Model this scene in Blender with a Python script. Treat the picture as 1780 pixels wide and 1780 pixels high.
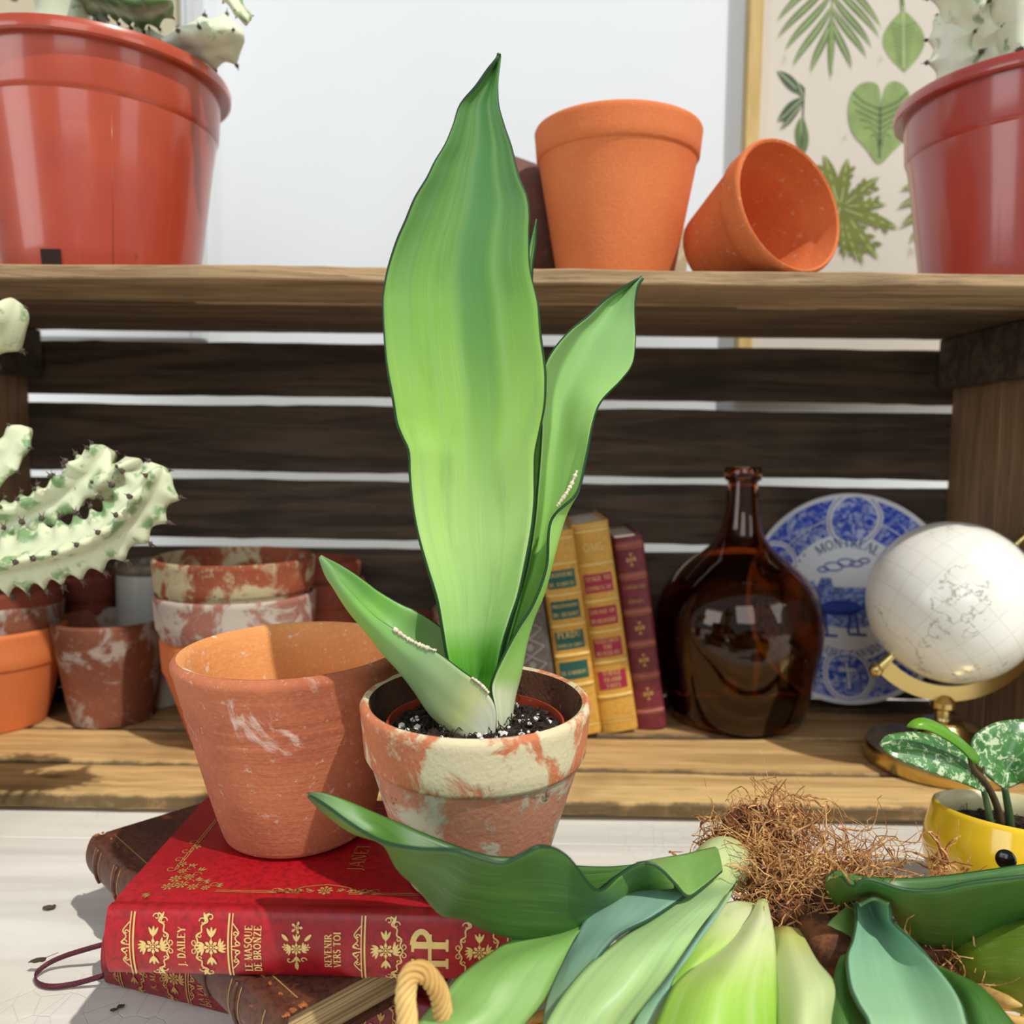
import bpy, bmesh, math, random
from math import sin, cos, pi, radians, atan2, sqrt
from mathutils import Vector, Matrix, noise, Euler
random.seed(7)
scene = bpy.context.scene
COL = scene.collection
for o in list(bpy.data.objects):
    bpy.data.objects.remove(o)

# ------------------------------------------------------------------ camera
FPX, PITCH, ROLL, ZC = 1450.0, radians(4.5), 0.0125, 0.33
cam_d = bpy.data.cameras.new('camera')
cam = bpy.data.objects.new('camera', cam_d)
COL.objects.link(cam)
scene.camera = cam
cam_d.sensor_width = 36
cam_d.lens = 36 * FPX / 1780
cam_d.clip_start = 0.01
_fw = Vector((0, cos(PITCH), -sin(PITCH)))
_up0 = Vector((0, sin(PITCH), cos(PITCH)))
_rt0 = Vector((1, 0, 0))
_rt = (_rt0 * cos(ROLL) + _up0 * sin(ROLL))
_up = (_up0 * cos(ROLL) - _rt0 * sin(ROLL))
cam.matrix_world = Matrix(((_rt.x, _up.x, -_fw.x, 0), (_rt.y, _up.y, -_fw.y, 0), (_rt.z, _up.z, -_fw.z, ZC), (0, 0, 0, 1)))
cam_d.dof.use_dof = True
cam_d.dof.focus_distance = 0.47
cam_d.dof.aperture_fstop = 7.5

def ray(px, py):
    return _rt * ((px - 890) / FPX) + _up * (-(py - 890) / FPX) + _fw
def PY(px, py, y):                       # the point seen at px, py that lies at depth y of the room
    r = ray(px, py); t = y / r.y
    return Vector((r.x * t, y, ZC + r.z * t))
def PZ(px, py, z):                       # the point seen at px, py that lies at height z
    r = ray(px, py); t = (z - ZC) / r.z
    return Vector((r.x * t, r.y * t, z))

# ------------------------------------------------------------------ light
world = bpy.data.worlds.new('world'); scene.world = world
world.use_nodes = True
bg = world.node_tree.nodes['Background']
bg.inputs[0].default_value = (0.93, 0.97, 1.0, 1)
bg.inputs[1].default_value = 0.34

sd = bpy.data.lights.new('sun', 'SUN'); sd.energy = 3.1; sd.angle = radians(1.0); sd.color = (1.0, 0.95, 0.86)
sun = bpy.data.objects.new('sun', sd); COL.objects.link(sun)
sun.rotation_euler = Vector((0.50, -0.52, 1.0)).to_track_quat('Z', 'Y').to_euler()

def area(name, loc, target, sx, sy, power, col):
    d = bpy.data.lights.new(name, 'AREA'); d.shape = 'RECTANGLE'; d.size = sx; d.size_y = sy
    d.energy = power; d.color = col
    o = bpy.data.objects.new(name, d); COL.objects.link(o); o.location = loc
    o.rotation_euler = (Vector(loc) - Vector(target)).to_track_quat('Z', 'Y').to_euler()
    return o
area('window_light_middle', (-0.05, -1.95, 1.55), (0, 0.7, 0.4), 1.3, 1.7, 19, (0.93, 0.97, 1.0))
area('window_light_left', (-2.7, -1.5, 1.15), (0.2, 0.9, 0.3), 1.5, 1.7, 26, (0.93, 0.97, 1.0))
area('fill_light_right', (2.4, -1.2, 1.5), (0, 0.9, 0.3), 1.0, 1.6, 12, (0.95, 0.98, 1.0))  # soft fill added on the right, not an actual window

scene.view_settings.view_transform = 'Standard'
scene.view_settings.look = 'None'
scene.view_settings.exposure = 0.0
scene.view_settings.gamma = 1.0
scene.view_settings.use_curve_mapping = False

# ------------------------------------------------------------------ materials
def S(r, g, b):
    f = lambda c: (c / 255 / 12.92) if c / 255 <= 0.04045 else ((c / 255 + 0.055) / 1.055) ** 2.4
    return (f(r), f(g), f(b), 1)
def S3(c):
    return S(*c)

class NT:
    def __init__(s, name):
        s.m = bpy.data.materials.new(name); s.m.use_nodes = True
        s.t = s.m.node_tree; s.p = s.t.nodes['Principled BSDF']; s.out = s.t.nodes['Material Output']
    def n(s, typ, **kw):
        nd = s.t.nodes.new(typ)
        for k, v in kw.items():
            setattr(nd, k, v)
        return nd
    def l(s, a, b):
        s.t.links.new(a, b)
    def inp(s, nd, i, v):
        if hasattr(v, 'is_linked') or hasattr(v, 'links'):
            s.l(v, nd.inputs[i])
        else:
            nd.inputs[i].default_value = v
    def coord(s, scale=(1, 1, 1), kind='Object', rot=(0, 0, 0)):
        c = s.n('ShaderNodeTexCoord'); mp = s.n('ShaderNodeMapping')
        mp.inputs['Scale'].default_value = scale; mp.inputs['Rotation'].default_value = rot
        s.l(c.outputs[kind], mp.inputs[0]); return mp.outputs[0]
    def noise(s, vec, scale, detail=4, rough=0.55, dist=0.0):
        nd = s.n('ShaderNodeTexNoise'); s.l(vec, nd.inputs['Vector'])
        nd.inputs['Scale'].default_value = scale; nd.inputs['Detail'].default_value = detail
        nd.inputs['Roughness'].default_value = rough; nd.inputs['Distortion'].default_value = dist
        return nd.outputs[0]
    def vor(s, vec, scale, feature='F1'):
        nd = s.n('ShaderNodeTexVoronoi', feature=feature); s.l(vec, nd.inputs['Vector'])
        nd.inputs['Scale'].default_value = scale
        return nd.outputs[0]
    def ramp(s, fac, stops, interp='LINEAR'):
        nd = s.n('ShaderNodeValToRGB'); cr = nd.color_ramp; cr.interpolation = interp
        while len(cr.elements) < len(stops):
            cr.elements.new(0.5)
        for e, (p, c) in zip(cr.elements, stops):
            e.position = p; e.color = c if len(c) == 4 else S3(c)
        s.inp(nd, 0, fac); return nd.outputs[0]
    def mask(s, fac, a, b):
        nd = s.n('ShaderNodeMapRange', interpolation_type='SMOOTHSTEP')
        s.inp(nd, 0, fac); nd.inputs[1].default_value = a; nd.inputs[2].default_value = b
        return nd.outputs[0]
    def mix(s, fac, a, b, mode='MIX'):
        nd = s.n('ShaderNodeMix', data_type='RGBA', blend_type=mode)
        s.inp(nd, 0, fac); s.inp(nd, 6, a); s.inp(nd, 7, b); return nd.outputs[2]
    def math(s, op, a, b=0.0):
        nd = s.n('ShaderNodeMath', operation=op); s.inp(nd, 0, a); s.inp(nd, 1, b); return nd.outputs[0]
    def sep(s, v):
        nd = s.n('ShaderNodeSeparateXYZ'); s.l(v, nd.inputs[0]); return nd.outputs
    def bump(s, h, strength=0.3, dist=0.002):
        nd = s.n('ShaderNodeBump'); nd.inputs['Strength'].default_value = strength
        nd.inputs['Distance'].default_value = dist; s.l(h, nd.inputs['Height'])
        s.l(nd.outputs[0], s.p.inputs['Normal'])
    def fin(s, color=None, rough=0.5, **kw):
        if color is not None:
            s.inp(s.p, 'Base Color', color)
        s.inp(s.p, 'Roughness', rough)
        for k, v in kw.items():
            s.inp(s.p, k, v)
        return s.m

def plain(name, rgb, rough=0.5, var=0.10, scale=60, **kw):
    t = NT(name); v = t.coord(); n = t.noise(v, scale)
    c = t.mix(t.mask(n, 0.35, 0.65), S(*rgb), tuple(min(1, x * (1 - var)) for x in S(*rgb)[:3]) + (1,))
    return t.fin(c, rough, **kw)

def terracotta(name, c1, c2, chalk=(220, 205, 190), amount=0.0, grime=0.0, gcol=(45, 32, 24), rings=0.0, rough=0.88, cs=14, seed=0.0, inner=None):
    t = NT(name); v = t.coord(); ad = t.n('ShaderNodeVectorMath', operation='ADD')
    t.l(v, ad.inputs[0]); ad.inputs[1].default_value = (seed, seed * 1.7, seed * 0.6); w = ad.outputs[0]
    big = t.noise(w, 12, 5); fine = t.noise(w, 380, 3)
    c = t.mix(t.mask(big, 0.35, 0.68), S3(c1), S3(c2))
    c = t.mix(t.math('MULTIPLY', t.mask(fine, 0.45, 0.75), 0.22), c, S3(tuple(min(255, int(x * 1.15 + 12)) for x in c1)))
    h = fine
    if amount > 0:
        cn = t.noise(w, cs, 9, 0.66, 0.6); cut = 0.72 - amount * 0.42
        c = t.mix(t.mask(cn, cut, cut + 0.09), c, S3(chalk))
        sp = t.noise(w, 150, 4, 0.7); c = t.mix(t.math('MULTIPLY', t.mask(sp, 0.60, 0.70), 0.55), c, S3(chalk))
        h = t.math('ADD', fine, t.math('MULTIPLY', t.mask(cn, cut, cut + 0.09), 0.8))
    if grime > 0:
        gn = t.noise(w, 45, 6, 0.75, 0.4); cut = 0.74 - grime * 0.3
        c = t.mix(t.math('MULTIPLY', t.mask(gn, cut, cut + 0.07), 0.85), c, S3(gcol))
    if inner is not None:                # the unglazed clay left clean inside the rim
        pass
    if rings > 0:
        z = t.sep(v)[2]; cm = t.n('ShaderNodeCombineXYZ'); t.l(t.math('MULTIPLY', z, 1.0), cm.inputs[2])
        rn = t.noise(cm.outputs[0], 260, 3, 0.6)
        h = t.math('ADD', h, t.math('MULTIPLY', rn, rings))
    t.bump(h, 0.35, 0.0012)
    return t.fin(c, rough)

def wood(name, cd, cl, axis='x', scale=1.0, rough=0.8, seed=0.0, dark=0.5, bump=0.5, edges=None):
    t = NT(name)
    sc = {'x': (3, 42, 42), 'z': (42, 42, 3), 'y': (42, 3, 42)}[axis]
    sc = tuple(k * scale for k in sc)
    co = t.n('ShaderNodeTexCoord'); ad = t.n('ShaderNodeVectorMath', operation='ADD'); t.l(co.outputs['Object'], ad.inputs[0])
    ad.inputs[1].default_value = (seed, seed * 2.1, seed * 0.7)
    mp = t.n('ShaderNodeMapping'); mp.inputs['Scale'].default_value = sc; t.l(ad.outputs[0], mp.inputs[0])
    g = t.noise(mp.outputs[0], 1.0, 8, 0.62, 1.4)
    b = t.noise(ad.outputs[0], 7, 3)
    mp2 = t.n('ShaderNodeMapping'); mp2.inputs['Scale'].default_value = tuple(k * 7 for k in sc); t.l(ad.outputs[0], mp2.inputs[0])
    f = t.noise(mp2.outputs[0], 1.0, 3, 0.6)
    c = t.mix(t.mask(g, 0.32, 0.68), S3(cd), S3(cl))
    c = t.mix(t.math('MULTIPLY', t.mask(b, 0.5, 0.72), dark), c, S3(tuple(int(x * 0.72) for x in cd)))
    c = t.mix(t.math('MULTIPLY', t.mask(f, 0.56, 0.72), 0.45), c, S3(tuple(int(x * 0.6) for x in cd)))
    if edges:                             # groove shading at the plank joints, painted in as ragged dark bands
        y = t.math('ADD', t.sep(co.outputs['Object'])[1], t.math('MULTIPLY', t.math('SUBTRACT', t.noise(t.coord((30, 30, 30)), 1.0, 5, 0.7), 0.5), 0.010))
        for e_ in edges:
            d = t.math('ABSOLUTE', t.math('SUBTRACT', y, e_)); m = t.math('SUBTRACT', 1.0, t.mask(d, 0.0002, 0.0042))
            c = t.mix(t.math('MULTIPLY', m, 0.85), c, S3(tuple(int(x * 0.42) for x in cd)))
        k1 = t.vor(t.coord((9, 24, 9)), 1.0); c = t.mix(t.math('MULTIPLY', t.math('SUBTRACT', 1.0, t.mask(k1, 0.03, 0.13)), 0.7), c, S3(tuple(int(x * 0.5) for x in cd)))
    t.bump(t.math('ADD', g, t.math('MULTIPLY', f, 0.5)), bump, 0.0025)
    return t.fin(c, rough)

def leaf_mat(name, stops, stripe, samt=0.5, edge=(24, 62, 34), rough=0.42, transl=0.22, band=None, ew=0.010, mott=0.25):
    t = NT(name); uv = t.coord(kind='UV'); u, v, _ = t.sep(uv)
    c = t.ramp(v, stops)
    mp = t.n('ShaderNodeMapping'); mp.inputs['Scale'].default_value = (11, 1.1, 1); t.l(uv, mp.inputs[0])
    sn = t.noise(mp.outputs[0], 1.0, 6, 0.6, 0.3)
    c = t.mix(t.math('MULTIPLY', t.mask(sn, 0.42, 0.72), samt), c, S3(stripe))
    mp2 = t.n('ShaderNodeMapping'); mp2.inputs['Scale'].default_value = (120, 5, 1); t.l(uv, mp2.inputs[0])
    f = t.noise(mp2.outputs[0], 1.0, 3, 0.5)
    c = t.mix(t.math('MULTIPLY', t.mask(f, 0.5, 0.8), mott), c, t.mix(0.5, c, S(225, 240, 190)))
    mb = t.noise(uv, 5.0, 4); c = t.mix(t.math('MULTIPLY', t.mask(mb, 0.5, 0.75), 0.30), c, S3(stops[0][1]))
    if band:
        for (u0, wd, colr, amt, v0, v1) in band:
            d = t.math('ABSOLUTE', t.math('SUBTRACT', u, u0))
            m = t.math('SUBTRACT', 1.0, t.mask(d, wd * 0.4, wd))
            mv = t.math('SUBTRACT', 1.0, t.mask(v, v0, v1))
            c = t.mix(t.math('MULTIPLY', t.math('MULTIPLY', m, mv), amt), c, S3(colr))
    e = t.math('ABSOLUTE', t.math('SUBTRACT', u, 0.5))
    c = t.mix(t.mask(e, 0.5 - ew, 0.5 - ew * 0.55), c, S3(edge))
    t.bump(f, 0.08, 0.0006)
    t.fin(c, rough)
    tr = t.n('ShaderNodeBsdfTranslucent'); t.l(t.mix(0.55, c, S(190, 220, 60)), tr.inputs[0])
    mx = t.n('ShaderNodeMixShader'); mx.inputs[0].default_value = transl
    t.l(t.p.outputs[0], mx.inputs[1]); t.l(tr.outputs[0], mx.inputs[2]); t.l(mx.outputs[0], t.out.inputs[0])
    return t.m

# ------------------------------------------------------------------ object helpers
def setp(o, label=None, cat=None, group=None, kind=None):
    for k, v in (('label', label), ('category', cat), ('group', group), ('kind', kind)):
        if v:
            o[k] = v
    return o
def thing(name, label, cat, loc=(0, 0, 0), group=None):
    o = bpy.data.objects.new(name, None); o.empty_display_size = 0.02; COL.objects.link(o); o.location = loc
    return setp(o, label, cat, group)
def link(name, me, mats, parent=None, loc=None, smooth=None, label=None, kind=None):
    if not isinstance(mats, (list, tuple)):
        mats = [mats]
    for m in mats:
        me.materials.append(m)
    if smooth is not None:
        for p in me.polygons:
            p.use_smooth = True
        if smooth < 180:
            me.set_sharp_from_angle(angle=radians(smooth))
    o = bpy.data.objects.new(name, me); COL.objects.link(o)
    if parent:
        o.parent = parent
    if loc is not None:
        o.location = loc
    return setp(o, label, None, None, kind)

class MB:                                 # mesh collector
    def __init__(s):
        s.v = []; s.f = []; s.m = []
    def add(s, vs, fs, mi=0):
        b = len(s.v); s.v += [tuple(x) for x in vs]
        for f in fs:
            s.f.append(tuple(b + i for i in f)); s.m.append(mi)
    def box(s, lo, hi, mi=0):
        x0, y0, z0 = lo; x1, y1, z1 = hi
        s.add([(x0, y0, z0), (x1, y0, z0), (x1, y1, z0), (x0, y1, z0), (x0, y0, z1), (x1, y0, z1), (x1, y1, z1), (x0, y1, z1)],
              [(0, 3, 2, 1), (4, 5, 6, 7), (0, 1, 5, 4), (1, 2, 6, 5), (2, 3, 7, 6), (3, 0, 4, 7)], mi)
    def lathe(s, prof, seg=72, mi=0, M=None):
        vs = []; fs = []; n = len(prof)
        for i in range(seg):
            a = 2 * pi * i / seg
            for r, z in prof:
                p = Vector((r * cos(a), r * sin(a), z)); vs.append(M @ p if M else p)
        for i in range(seg):
            j = (i + 1) % seg
            for k in range(n - 1):
                a, b, c, d = i * n + k, j * n + k, j * n + k + 1, i * n + k + 1
                if prof[k][0] < 1e-7:
                    fs.append((a, c, d))
                elif prof[k + 1][0] < 1e-7:
                    fs.append((a, b, d))
                else:
                    fs.append((a, b, c, d))
        s.add(vs, fs, mi)
    def tube(s, pts, rad, seg=6, mi=0, cap=True):
        pts = [Vector(p) for p in pts]; n = len(pts)
        if n < 2:
            return
        rr = rad if isinstance(rad, (list, tuple)) else [rad] * n
        t0 = (pts[1] - pts[0]).normalized(); ref = Vector((0, 0, 1)) if abs(t0.z) < 0.9 else Vector((1, 0, 0))
        u = t0.cross(ref).normalized(); vs = []
        for i in range(n):
            t = (pts[min(i + 1, n - 1)] - pts[max(i - 1, 0)]).normalized()
            u = (u - t * u.dot(t));
            u = u.normalized() if u.length > 1e-6 else t.orthogonal().normalized()
            w = t.cross(u)
            for k in range(seg):
                a = 2 * pi * k / seg; vs.append(pts[i] + (u * cos(a) + w * sin(a)) * rr[i])
        fs = [(i * seg + k, i * seg + (k + 1) % seg, (i + 1) * seg + (k + 1) % seg, (i + 1) * seg + k) for i in range(n - 1) for k in range(seg)]
        if cap:
            fs.append(tuple(range(seg - 1, -1, -1))); fs.append(tuple((n - 1) * seg + k for k in range(seg)))
        s.add(vs, fs, mi)
    def blob(s, c, r, mi=0, sq=(1, 1, 1), jit=0.0):
        t = (1 + sqrt(5)) / 2
        V = [(-1, t, 0), (1, t, 0), (-1, -t, 0), (1, -t, 0), (0, -1, t), (0, 1, t), (0, -1, -t), (0, 1, -t), (t, 0, -1), (t, 0, 1), (-t, 0, -1), (-t, 0, 1)]
        F = [(0, 11, 5), (0, 5, 1), (0, 1, 7), (0, 7, 10), (0, 10, 11), (1, 5, 9), (5, 11, 4), (11, 10, 2), (10, 7, 6), (7, 1, 8), (3, 9, 4), (3, 4, 2), (3, 2, 6), (3, 6, 8), (3, 8, 9), (4, 9, 5), (2, 4, 11), (6, 2, 10), (8, 6, 7), (9, 8, 1)]
        vs = []
        for v in V:
            k = r / 1.9 * (1 + random.uniform(-jit, jit)); vs.append((c[0] + v[0] * k * sq[0], c[1] + v[1] * k * sq[1], c[2] + v[2] * k * sq[2]))
        s.add(vs, F, mi)
    def mesh(s, name='mesh'):
        me = bpy.data.meshes.new(name); me.from_pydata(s.v, [], s.f); me.update()
        for p, mi in zip(me.polygons, s.m):
            p.material_index = mi
        return me
    def build(s, name, mats, parent=None, smooth=None, loc=None, label=None, kind=None, flip=True):
        me = s.mesh(name)
        if flip:
            bm = bmesh.new(); bm.from_mesh(me); bmesh.ops.recalc_face_normals(bm, faces=bm.faces); bm.to_mesh(me); bm.free()
        return link(name, me, mats, parent, loc, smooth, label, kind)

def cr(p, t):                             # Catmull-Rom through a list of vectors, t in 0..len-1
    n = len(p); i = min(int(t), n - 2); f = t - i
    a = p[i - 1] if i > 0 else p[0] * 2 - p[1]
    b = p[i]; c = p[i + 1]; d = p[i + 2] if i + 2 < n else p[-1] * 2 - p[-2]
    return 0.5 * ((2 * b) + (c - a) * f + (2 * a - 5 * b + 4 * c - d) * f * f + (3 * b - a - 3 * c + d) * f ** 3)
def spline(pts, n):
    pts = [Vector(p) for p in pts]
    return [cr(pts, (len(pts) - 1) * i / (n - 1)) for i in range(n)]

def patch(name, rows, mat_, parent, nr=60, nc=16, th=0.0016, label=None, ruffle=0.0, kind=None, world_pts=False):
    """a thick leaf blade through rows of points; each row runs across the leaf"""
    off = parent.location if parent else Vector()
    G = [[(Vector(p) if world_pts else PY(*p)) for p in r] for r in rows]
    # arc-length-like spacing along the middle of the rows
    R = []
    for r in G:
        R.append([cr(r, (len(r) - 1) * j / (nc - 1)) for j in range(nc)])
    mid = [r[nc // 2] for r in R]; acc = [0]
    for i in range(1, len(mid)):
        acc.append(acc[-1] + max(1e-5, (mid[i] - mid[i - 1]).length))
    vs = []; uvs = []; k = 0
    for i in range(nr):
        s = acc[-1] * i / (nr - 1)
        while k < len(acc) - 2 and acc[k + 1] < s:
            k += 1
        t = k + (s - acc[k]) / (acc[k + 1] - acc[k]); t = min(t, len(R) - 1)
        for j in range(nc):
            p = cr([r[j] for r in R], t)
            if ruffle:
                e = abs(j / (nc - 1) - 0.5) * 2
                p = p + Vector((0, 1, 0)) * ruffle * e * e * sin(s * 60 + j * 0.6)
            vs.append(p - off); uvs.append((j / (nc - 1), s / acc[-1]))
    fs = [(i * nc + j, i * nc + j + 1, (i + 1) * nc + j + 1, (i + 1) * nc + j) for i in range(nr - 1) for j in range(nc - 1)]
    me = bpy.data.meshes.new(name); me.from_pydata([tuple(v) for v in vs], [], fs); me.update()
    ul = me.uv_layers.new(name='UVMap')
    for lp in me.loops:
        ul.data[lp.index].uv = uvs[lp.vertex_index]
    o = link(name, me, mat_, parent, None, 180, label, kind)
    sm = o.modifiers.new('thickness', 'SOLIDIFY'); sm.thickness = th; sm.offset = 0
    return o

def plank(name, lo, hi, mat_, parent, wob=0.0012, seed=0, axis=0, bev=0.0012):
    lo = Vector(lo); hi = Vector(hi); n = 46
    bm = bmesh.new(); others = [a for a in range(3) if a != axis]; prev = None; first = None
    c = (lo + hi) / 2; h = (hi - lo) / 2
    b = min(bev, h[others[0]] * 0.4, h[others[1]] * 0.4)
    sec = [(-1, -1, b, 0), (1, -1, -b, 0), (1, -1, 0, b), (1, 1, 0, -b), (1, 1, -b, 0), (-1, 1, b, 0), (-1, 1, 0, -b), (-1, -1, 0, b)]
    for i in range(n + 1):
        t = i / n; ring = []
        for (a0, a1, d0, d1) in sec:
            p = Vector((0, 0, 0)); p[axis] = lo[axis] + (hi[axis] - lo[axis]) * t
            w0 = noise.noise(Vector((t * 6 + seed * 3.1, a0 * 5.0 + seed, a1))) * wob
            w1 = noise.noise(Vector((t * 6 + seed * 1.7, a1 * 4.0 - seed, a0 + 9))) * wob
            w1 += noise.noise(Vector((t * 40, a1 * 4.0 - seed, a0 + 9))) * wob * 0.4
            p[others[0]] = c[others[0]] + a0 * h[others[0]] + d0 + w0
            p[others[1]] = c[others[1]] + a1 * h[others[1]] + d1 + w1
            ring.append(bm.verts.new(p))
        if prev:
            for k in range(8):
                bm.faces.new((prev[k], prev[(k + 1) % 8], ring[(k + 1) % 8], ring[k]))
        else:
            first = ring
        prev = ring
    bm.faces.new(first[::-1]); bm.faces.new(prev)
    bmesh.ops.recalc_face_normals(bm, faces=bm.faces)
    me = bpy.data.meshes.new(name); bm.to_mesh(me); bm.free()
    return link(name, me, mat_, parent, None, 35)

# ------------------------------------------------------------------ stroke lettering (serif)
TK, TN = 0.15, 0.065
def arc(cx, cy, rx, ry, a0, a1, n=12):
    return [(cx + rx * cos(radians(a0 + (a1 - a0) * i / n)), cy + ry * sin(radians(a0 + (a1 - a0) * i / n))) for i in range(n + 1)]
GL = {
 'A': (.74, [(TN, [(.06, 0), (.37, 1)]), (TK, [(.37, 1), (.68, 0)]), (TN, [(.17, .35), (.57, .35)])]),
 'B': (.66, [(TK, [(.14, 0), (.14, 1)]), (TN, [(.14, .97), (.36, .97)]), (TK * .8, arc(.34, .75, .18, .22, 90, -90)), (TN, [(.14, .53), (.36, .53)]), (TK * .9, arc(.36, .28, .22, .25, 90, -90)), (TN, [(.14, .03), (.36, .03)])]),
 'C': (.72, [(TK * .9, arc(.40, .5, .30, .47, 45, 315, 18))]),
 'D': (.74, [(TK, [(.14, 0), (.14, 1)]), (TN, [(.14, .97), (.3, .97)]), (TK, arc(.28, .5, .36, .47, 90, -90, 14)), (TN, [(.14, .03), (.3, .03)])]),
 'E': (.62, [(TK, [(.14, 0), (.14, 1)]), (TN, [(.04, .97), (.54, .97), (.54, .84)]), (TN, [(.14, .51), (.44, .51)]), (TN, [(.04, .03), (.56, .03), (.57, .18)])]),
 'F': (.58, [(TK, [(.14, 0), (.14, 1)]), (TN, [(.04, .97), (.54, .97), (.54, .84)]), (TN, [(.14, .51), (.42, .51)])]),
 'G': (.76, [(TK * .9, arc(.40, .5, .30, .47, 45, 320, 18)), (TK, [(.62, .05), (.62, .42)])]),
 'H': (.78, [(TK, [(.16, 0), (.16, 1)]), (TK, [(.62, 0), (.62, 1)]), (TN, [(.16, .52), (.62, .52)])]),
 'I': (.34, [(TK, [(.17, 0), (.17, 1)])]),
 'J': (.40, [(TK, [(.22, 1), (.22, .05), (.12, -.12), (.02, -.15)])]),
 'K': (.72, [(TK, [(.14, 0), (.14, 1)]), (TN, [(.14, .42), (.58, 1)]), (TK, [(.26, .55), (.64, 0)])]),
 'L': (.60, [(TK, [(.14, 0), (.14, 1)]), (TN, [(.04, .03), (.55, .03), (.57, .2)])]),
 'M': (.94, [(TN, [(.12, 0), (.16, 1)]), (TK, [(.16, 1), (.47, .08)]), (TN, [(.47, .08), (.78, 1)]), (TK, [(.78, 1), (.82, 0)])]),
 'N': (.80, [(TN, [(.14, 0), (.14, 1)]), (TK, [(.14, 1), (.66, 0)]), (TN, [(.66, 0), (.66, 1)])]),
 'O': (.80, [(TK * .85, arc(.40, .5, .32, .46, 0, 360, 22))]),
 'P': (.62, [(TK, [(.14, 0), (.14, 1)]), (TN, [(.14, .97), (.34, .97)]), (TK * .85, arc(.32, .72, .22, .25, 90, -90)), (TN, [(.14, .46), (.34, .46)])]),
 'Q': (.80, [(TK * .85, arc(.40, .5, .32, .46, 0, 360, 22)), (TK * .7, [(.36, .08), (.6, -.12), (.86, -.2)])]),
 'R': (.72, [(TK, [(.14, 0), (.14, 1)]), (TN, [(.14, .97), (.34, .97)]), (TK * .85, arc(.32, .74, .2, .23, 90, -90)), (TN, [(.14, .5), (.34, .5)]), (TK, [(.3, .5), (.66, 0)])]),
 'S': (.56, [(TK * .8, arc(.28, .74, .19, .23, 40, 235, 10) + arc(.28, .26, .21, .24, 60, -145, 12))]),
 'T': (.68, [(TK, [(.34, 0), (.34, 1)]), (TN, [(.05, .82), (.05, .97), (.63, .97), (.63, .82)])]),
 'U': (.76, [(TK, [(.15, 1), (.15, .3)]), (TN, arc(.38, .28, .23, .26, 180, 360)), (TN, [(.61, .3), (.61, 1)])]),
 'V': (.72, [(TK, [(.06, 1), (.36, 0)]), (TN, [(.36, 0), (.66, 1)])]),
 'Y': (.70, [(TK, [(.06, 1), (.35, .48)]), (TN, [(.64, 1), (.35, .48)]), (TK, [(.35, .5), (.35, 0)])]),
 'Z': (.64, [(TN, [(.08, .84), (.08, .97), (.56, .97)]), (TK, [(.52, .97), (.1, .03)]), (TN, [(.06, .03), (.58, .03), (.58, .18)])]),
 '.': (.24, [(TK, [(.10, .0), (.10, .13)])]), ',': (.24, [(TK * .7, [(.12, .1), (.06, -.12)])]), "'": (.2, [(TK * .6, [(.1, 1), (.08, .75)])]),
 '*': (.5, [(TN, [(.25, .3), (.25, .7)]), (TN, [(.07, .4), (.43, .6)]), (TN, [(.07, .6), (.43, .4)])]),
 '0': (.6, [(TN, arc(.3, .5, .22, .47, 0, 360, 18))]), '1': (.4, [(TK * .8, [(.2, 0), (.2, 1)]), (TN, [(.2, 1), (.06, .85)])]),
 '2': (.6, [(TN * 1.3, arc(.3, .72, .2, .25, 160, -30, 10) + [(.08, .03)]), (TN, [(.08, .03), (.54, .03)])]),
 '6': (.6, [(TN * 1.3, [(.5, .98), (.2, .7), (.1, .35)]), (TN, arc(.3, .28, .2, .25, 0, 360, 16))]), ' ': (.34, []),
}
def stripquads(mb, pts, w, f, mi=0, taper=False):
    q_ = [pts[0]]
    for a, b in zip(pts, pts[1:]):
        d = sqrt((a[0] - b[0]) ** 2 + (a[1] - b[1]) ** 2); k = max(1, int(d / .003)) if abs(a[0]) < 1 and abs(a[1]) < 1 and d < 1 else 1
        q_ += [(a[0] + (b[0] - a[0]) * i / k, a[1] + (b[1] - a[1]) * i / k) for i in range(1, k + 1)]
    pts = q_; n = len(pts); L = []
    for i in range(n):
        a = pts[max(i - 1, 0)]; b = pts[min(i + 1, n - 1)]; dx, dy = b[0] - a[0], b[1] - a[1]; d = sqrt(dx * dx + dy * dy) or 1
        ww = w * (1 - 0.85 * abs(2 * i / (n - 1) - 1) if taper and n > 1 else 1) / 2
        L.append((pts[i][0] - dy / d * ww, pts[i][1] + dx / d * ww)); L.append((pts[i][0] + dy / d * ww, pts[i][1] - dx / d * ww))
    mb.add([f(*p) for p in L], [(2 * i, 2 * i + 1, 2 * i + 3, 2 * i + 2) for i in range(n - 1)], mi)
def text(mb, txt, h, f, mi=0, gap=0.07, bold=1.0, center=False):
    """f(a, b): a along the line, b up, both in metres"""
    tot = sum(GL[c][0] + gap for c in txt) * h; x = -tot / 2 if center else 0
    for c in txt:
        w, st = GL[c]
        for (tk, pts) in st:
            stripquads(mb, [(x + p[0] * h, p[1] * h) for p in pts], tk * h * bold, f, mi)
            if len(pts) == 2 and abs(pts[0][1] - pts[1][1]) > .7 and c != "'":
                for p in pts:
                    if p[1] in (0, 1) and not (c in 'AV' and abs(p[0] - .365) < .03):
                        y = p[1] * h + (.022 * h if p[1] == 0 else -.022 * h)
                        stripquads(mb, [(x + (p[0] - .15) * h, y), (x + (p[0] + .15) * h, y)], .05 * h * bold, f, mi)
        x += (w + gap) * h
    return tot
def fan(mb, pts, f, mi=0):
    mb.add([f(*p) for p in pts], [tuple(range(len(pts)))], mi)
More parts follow.
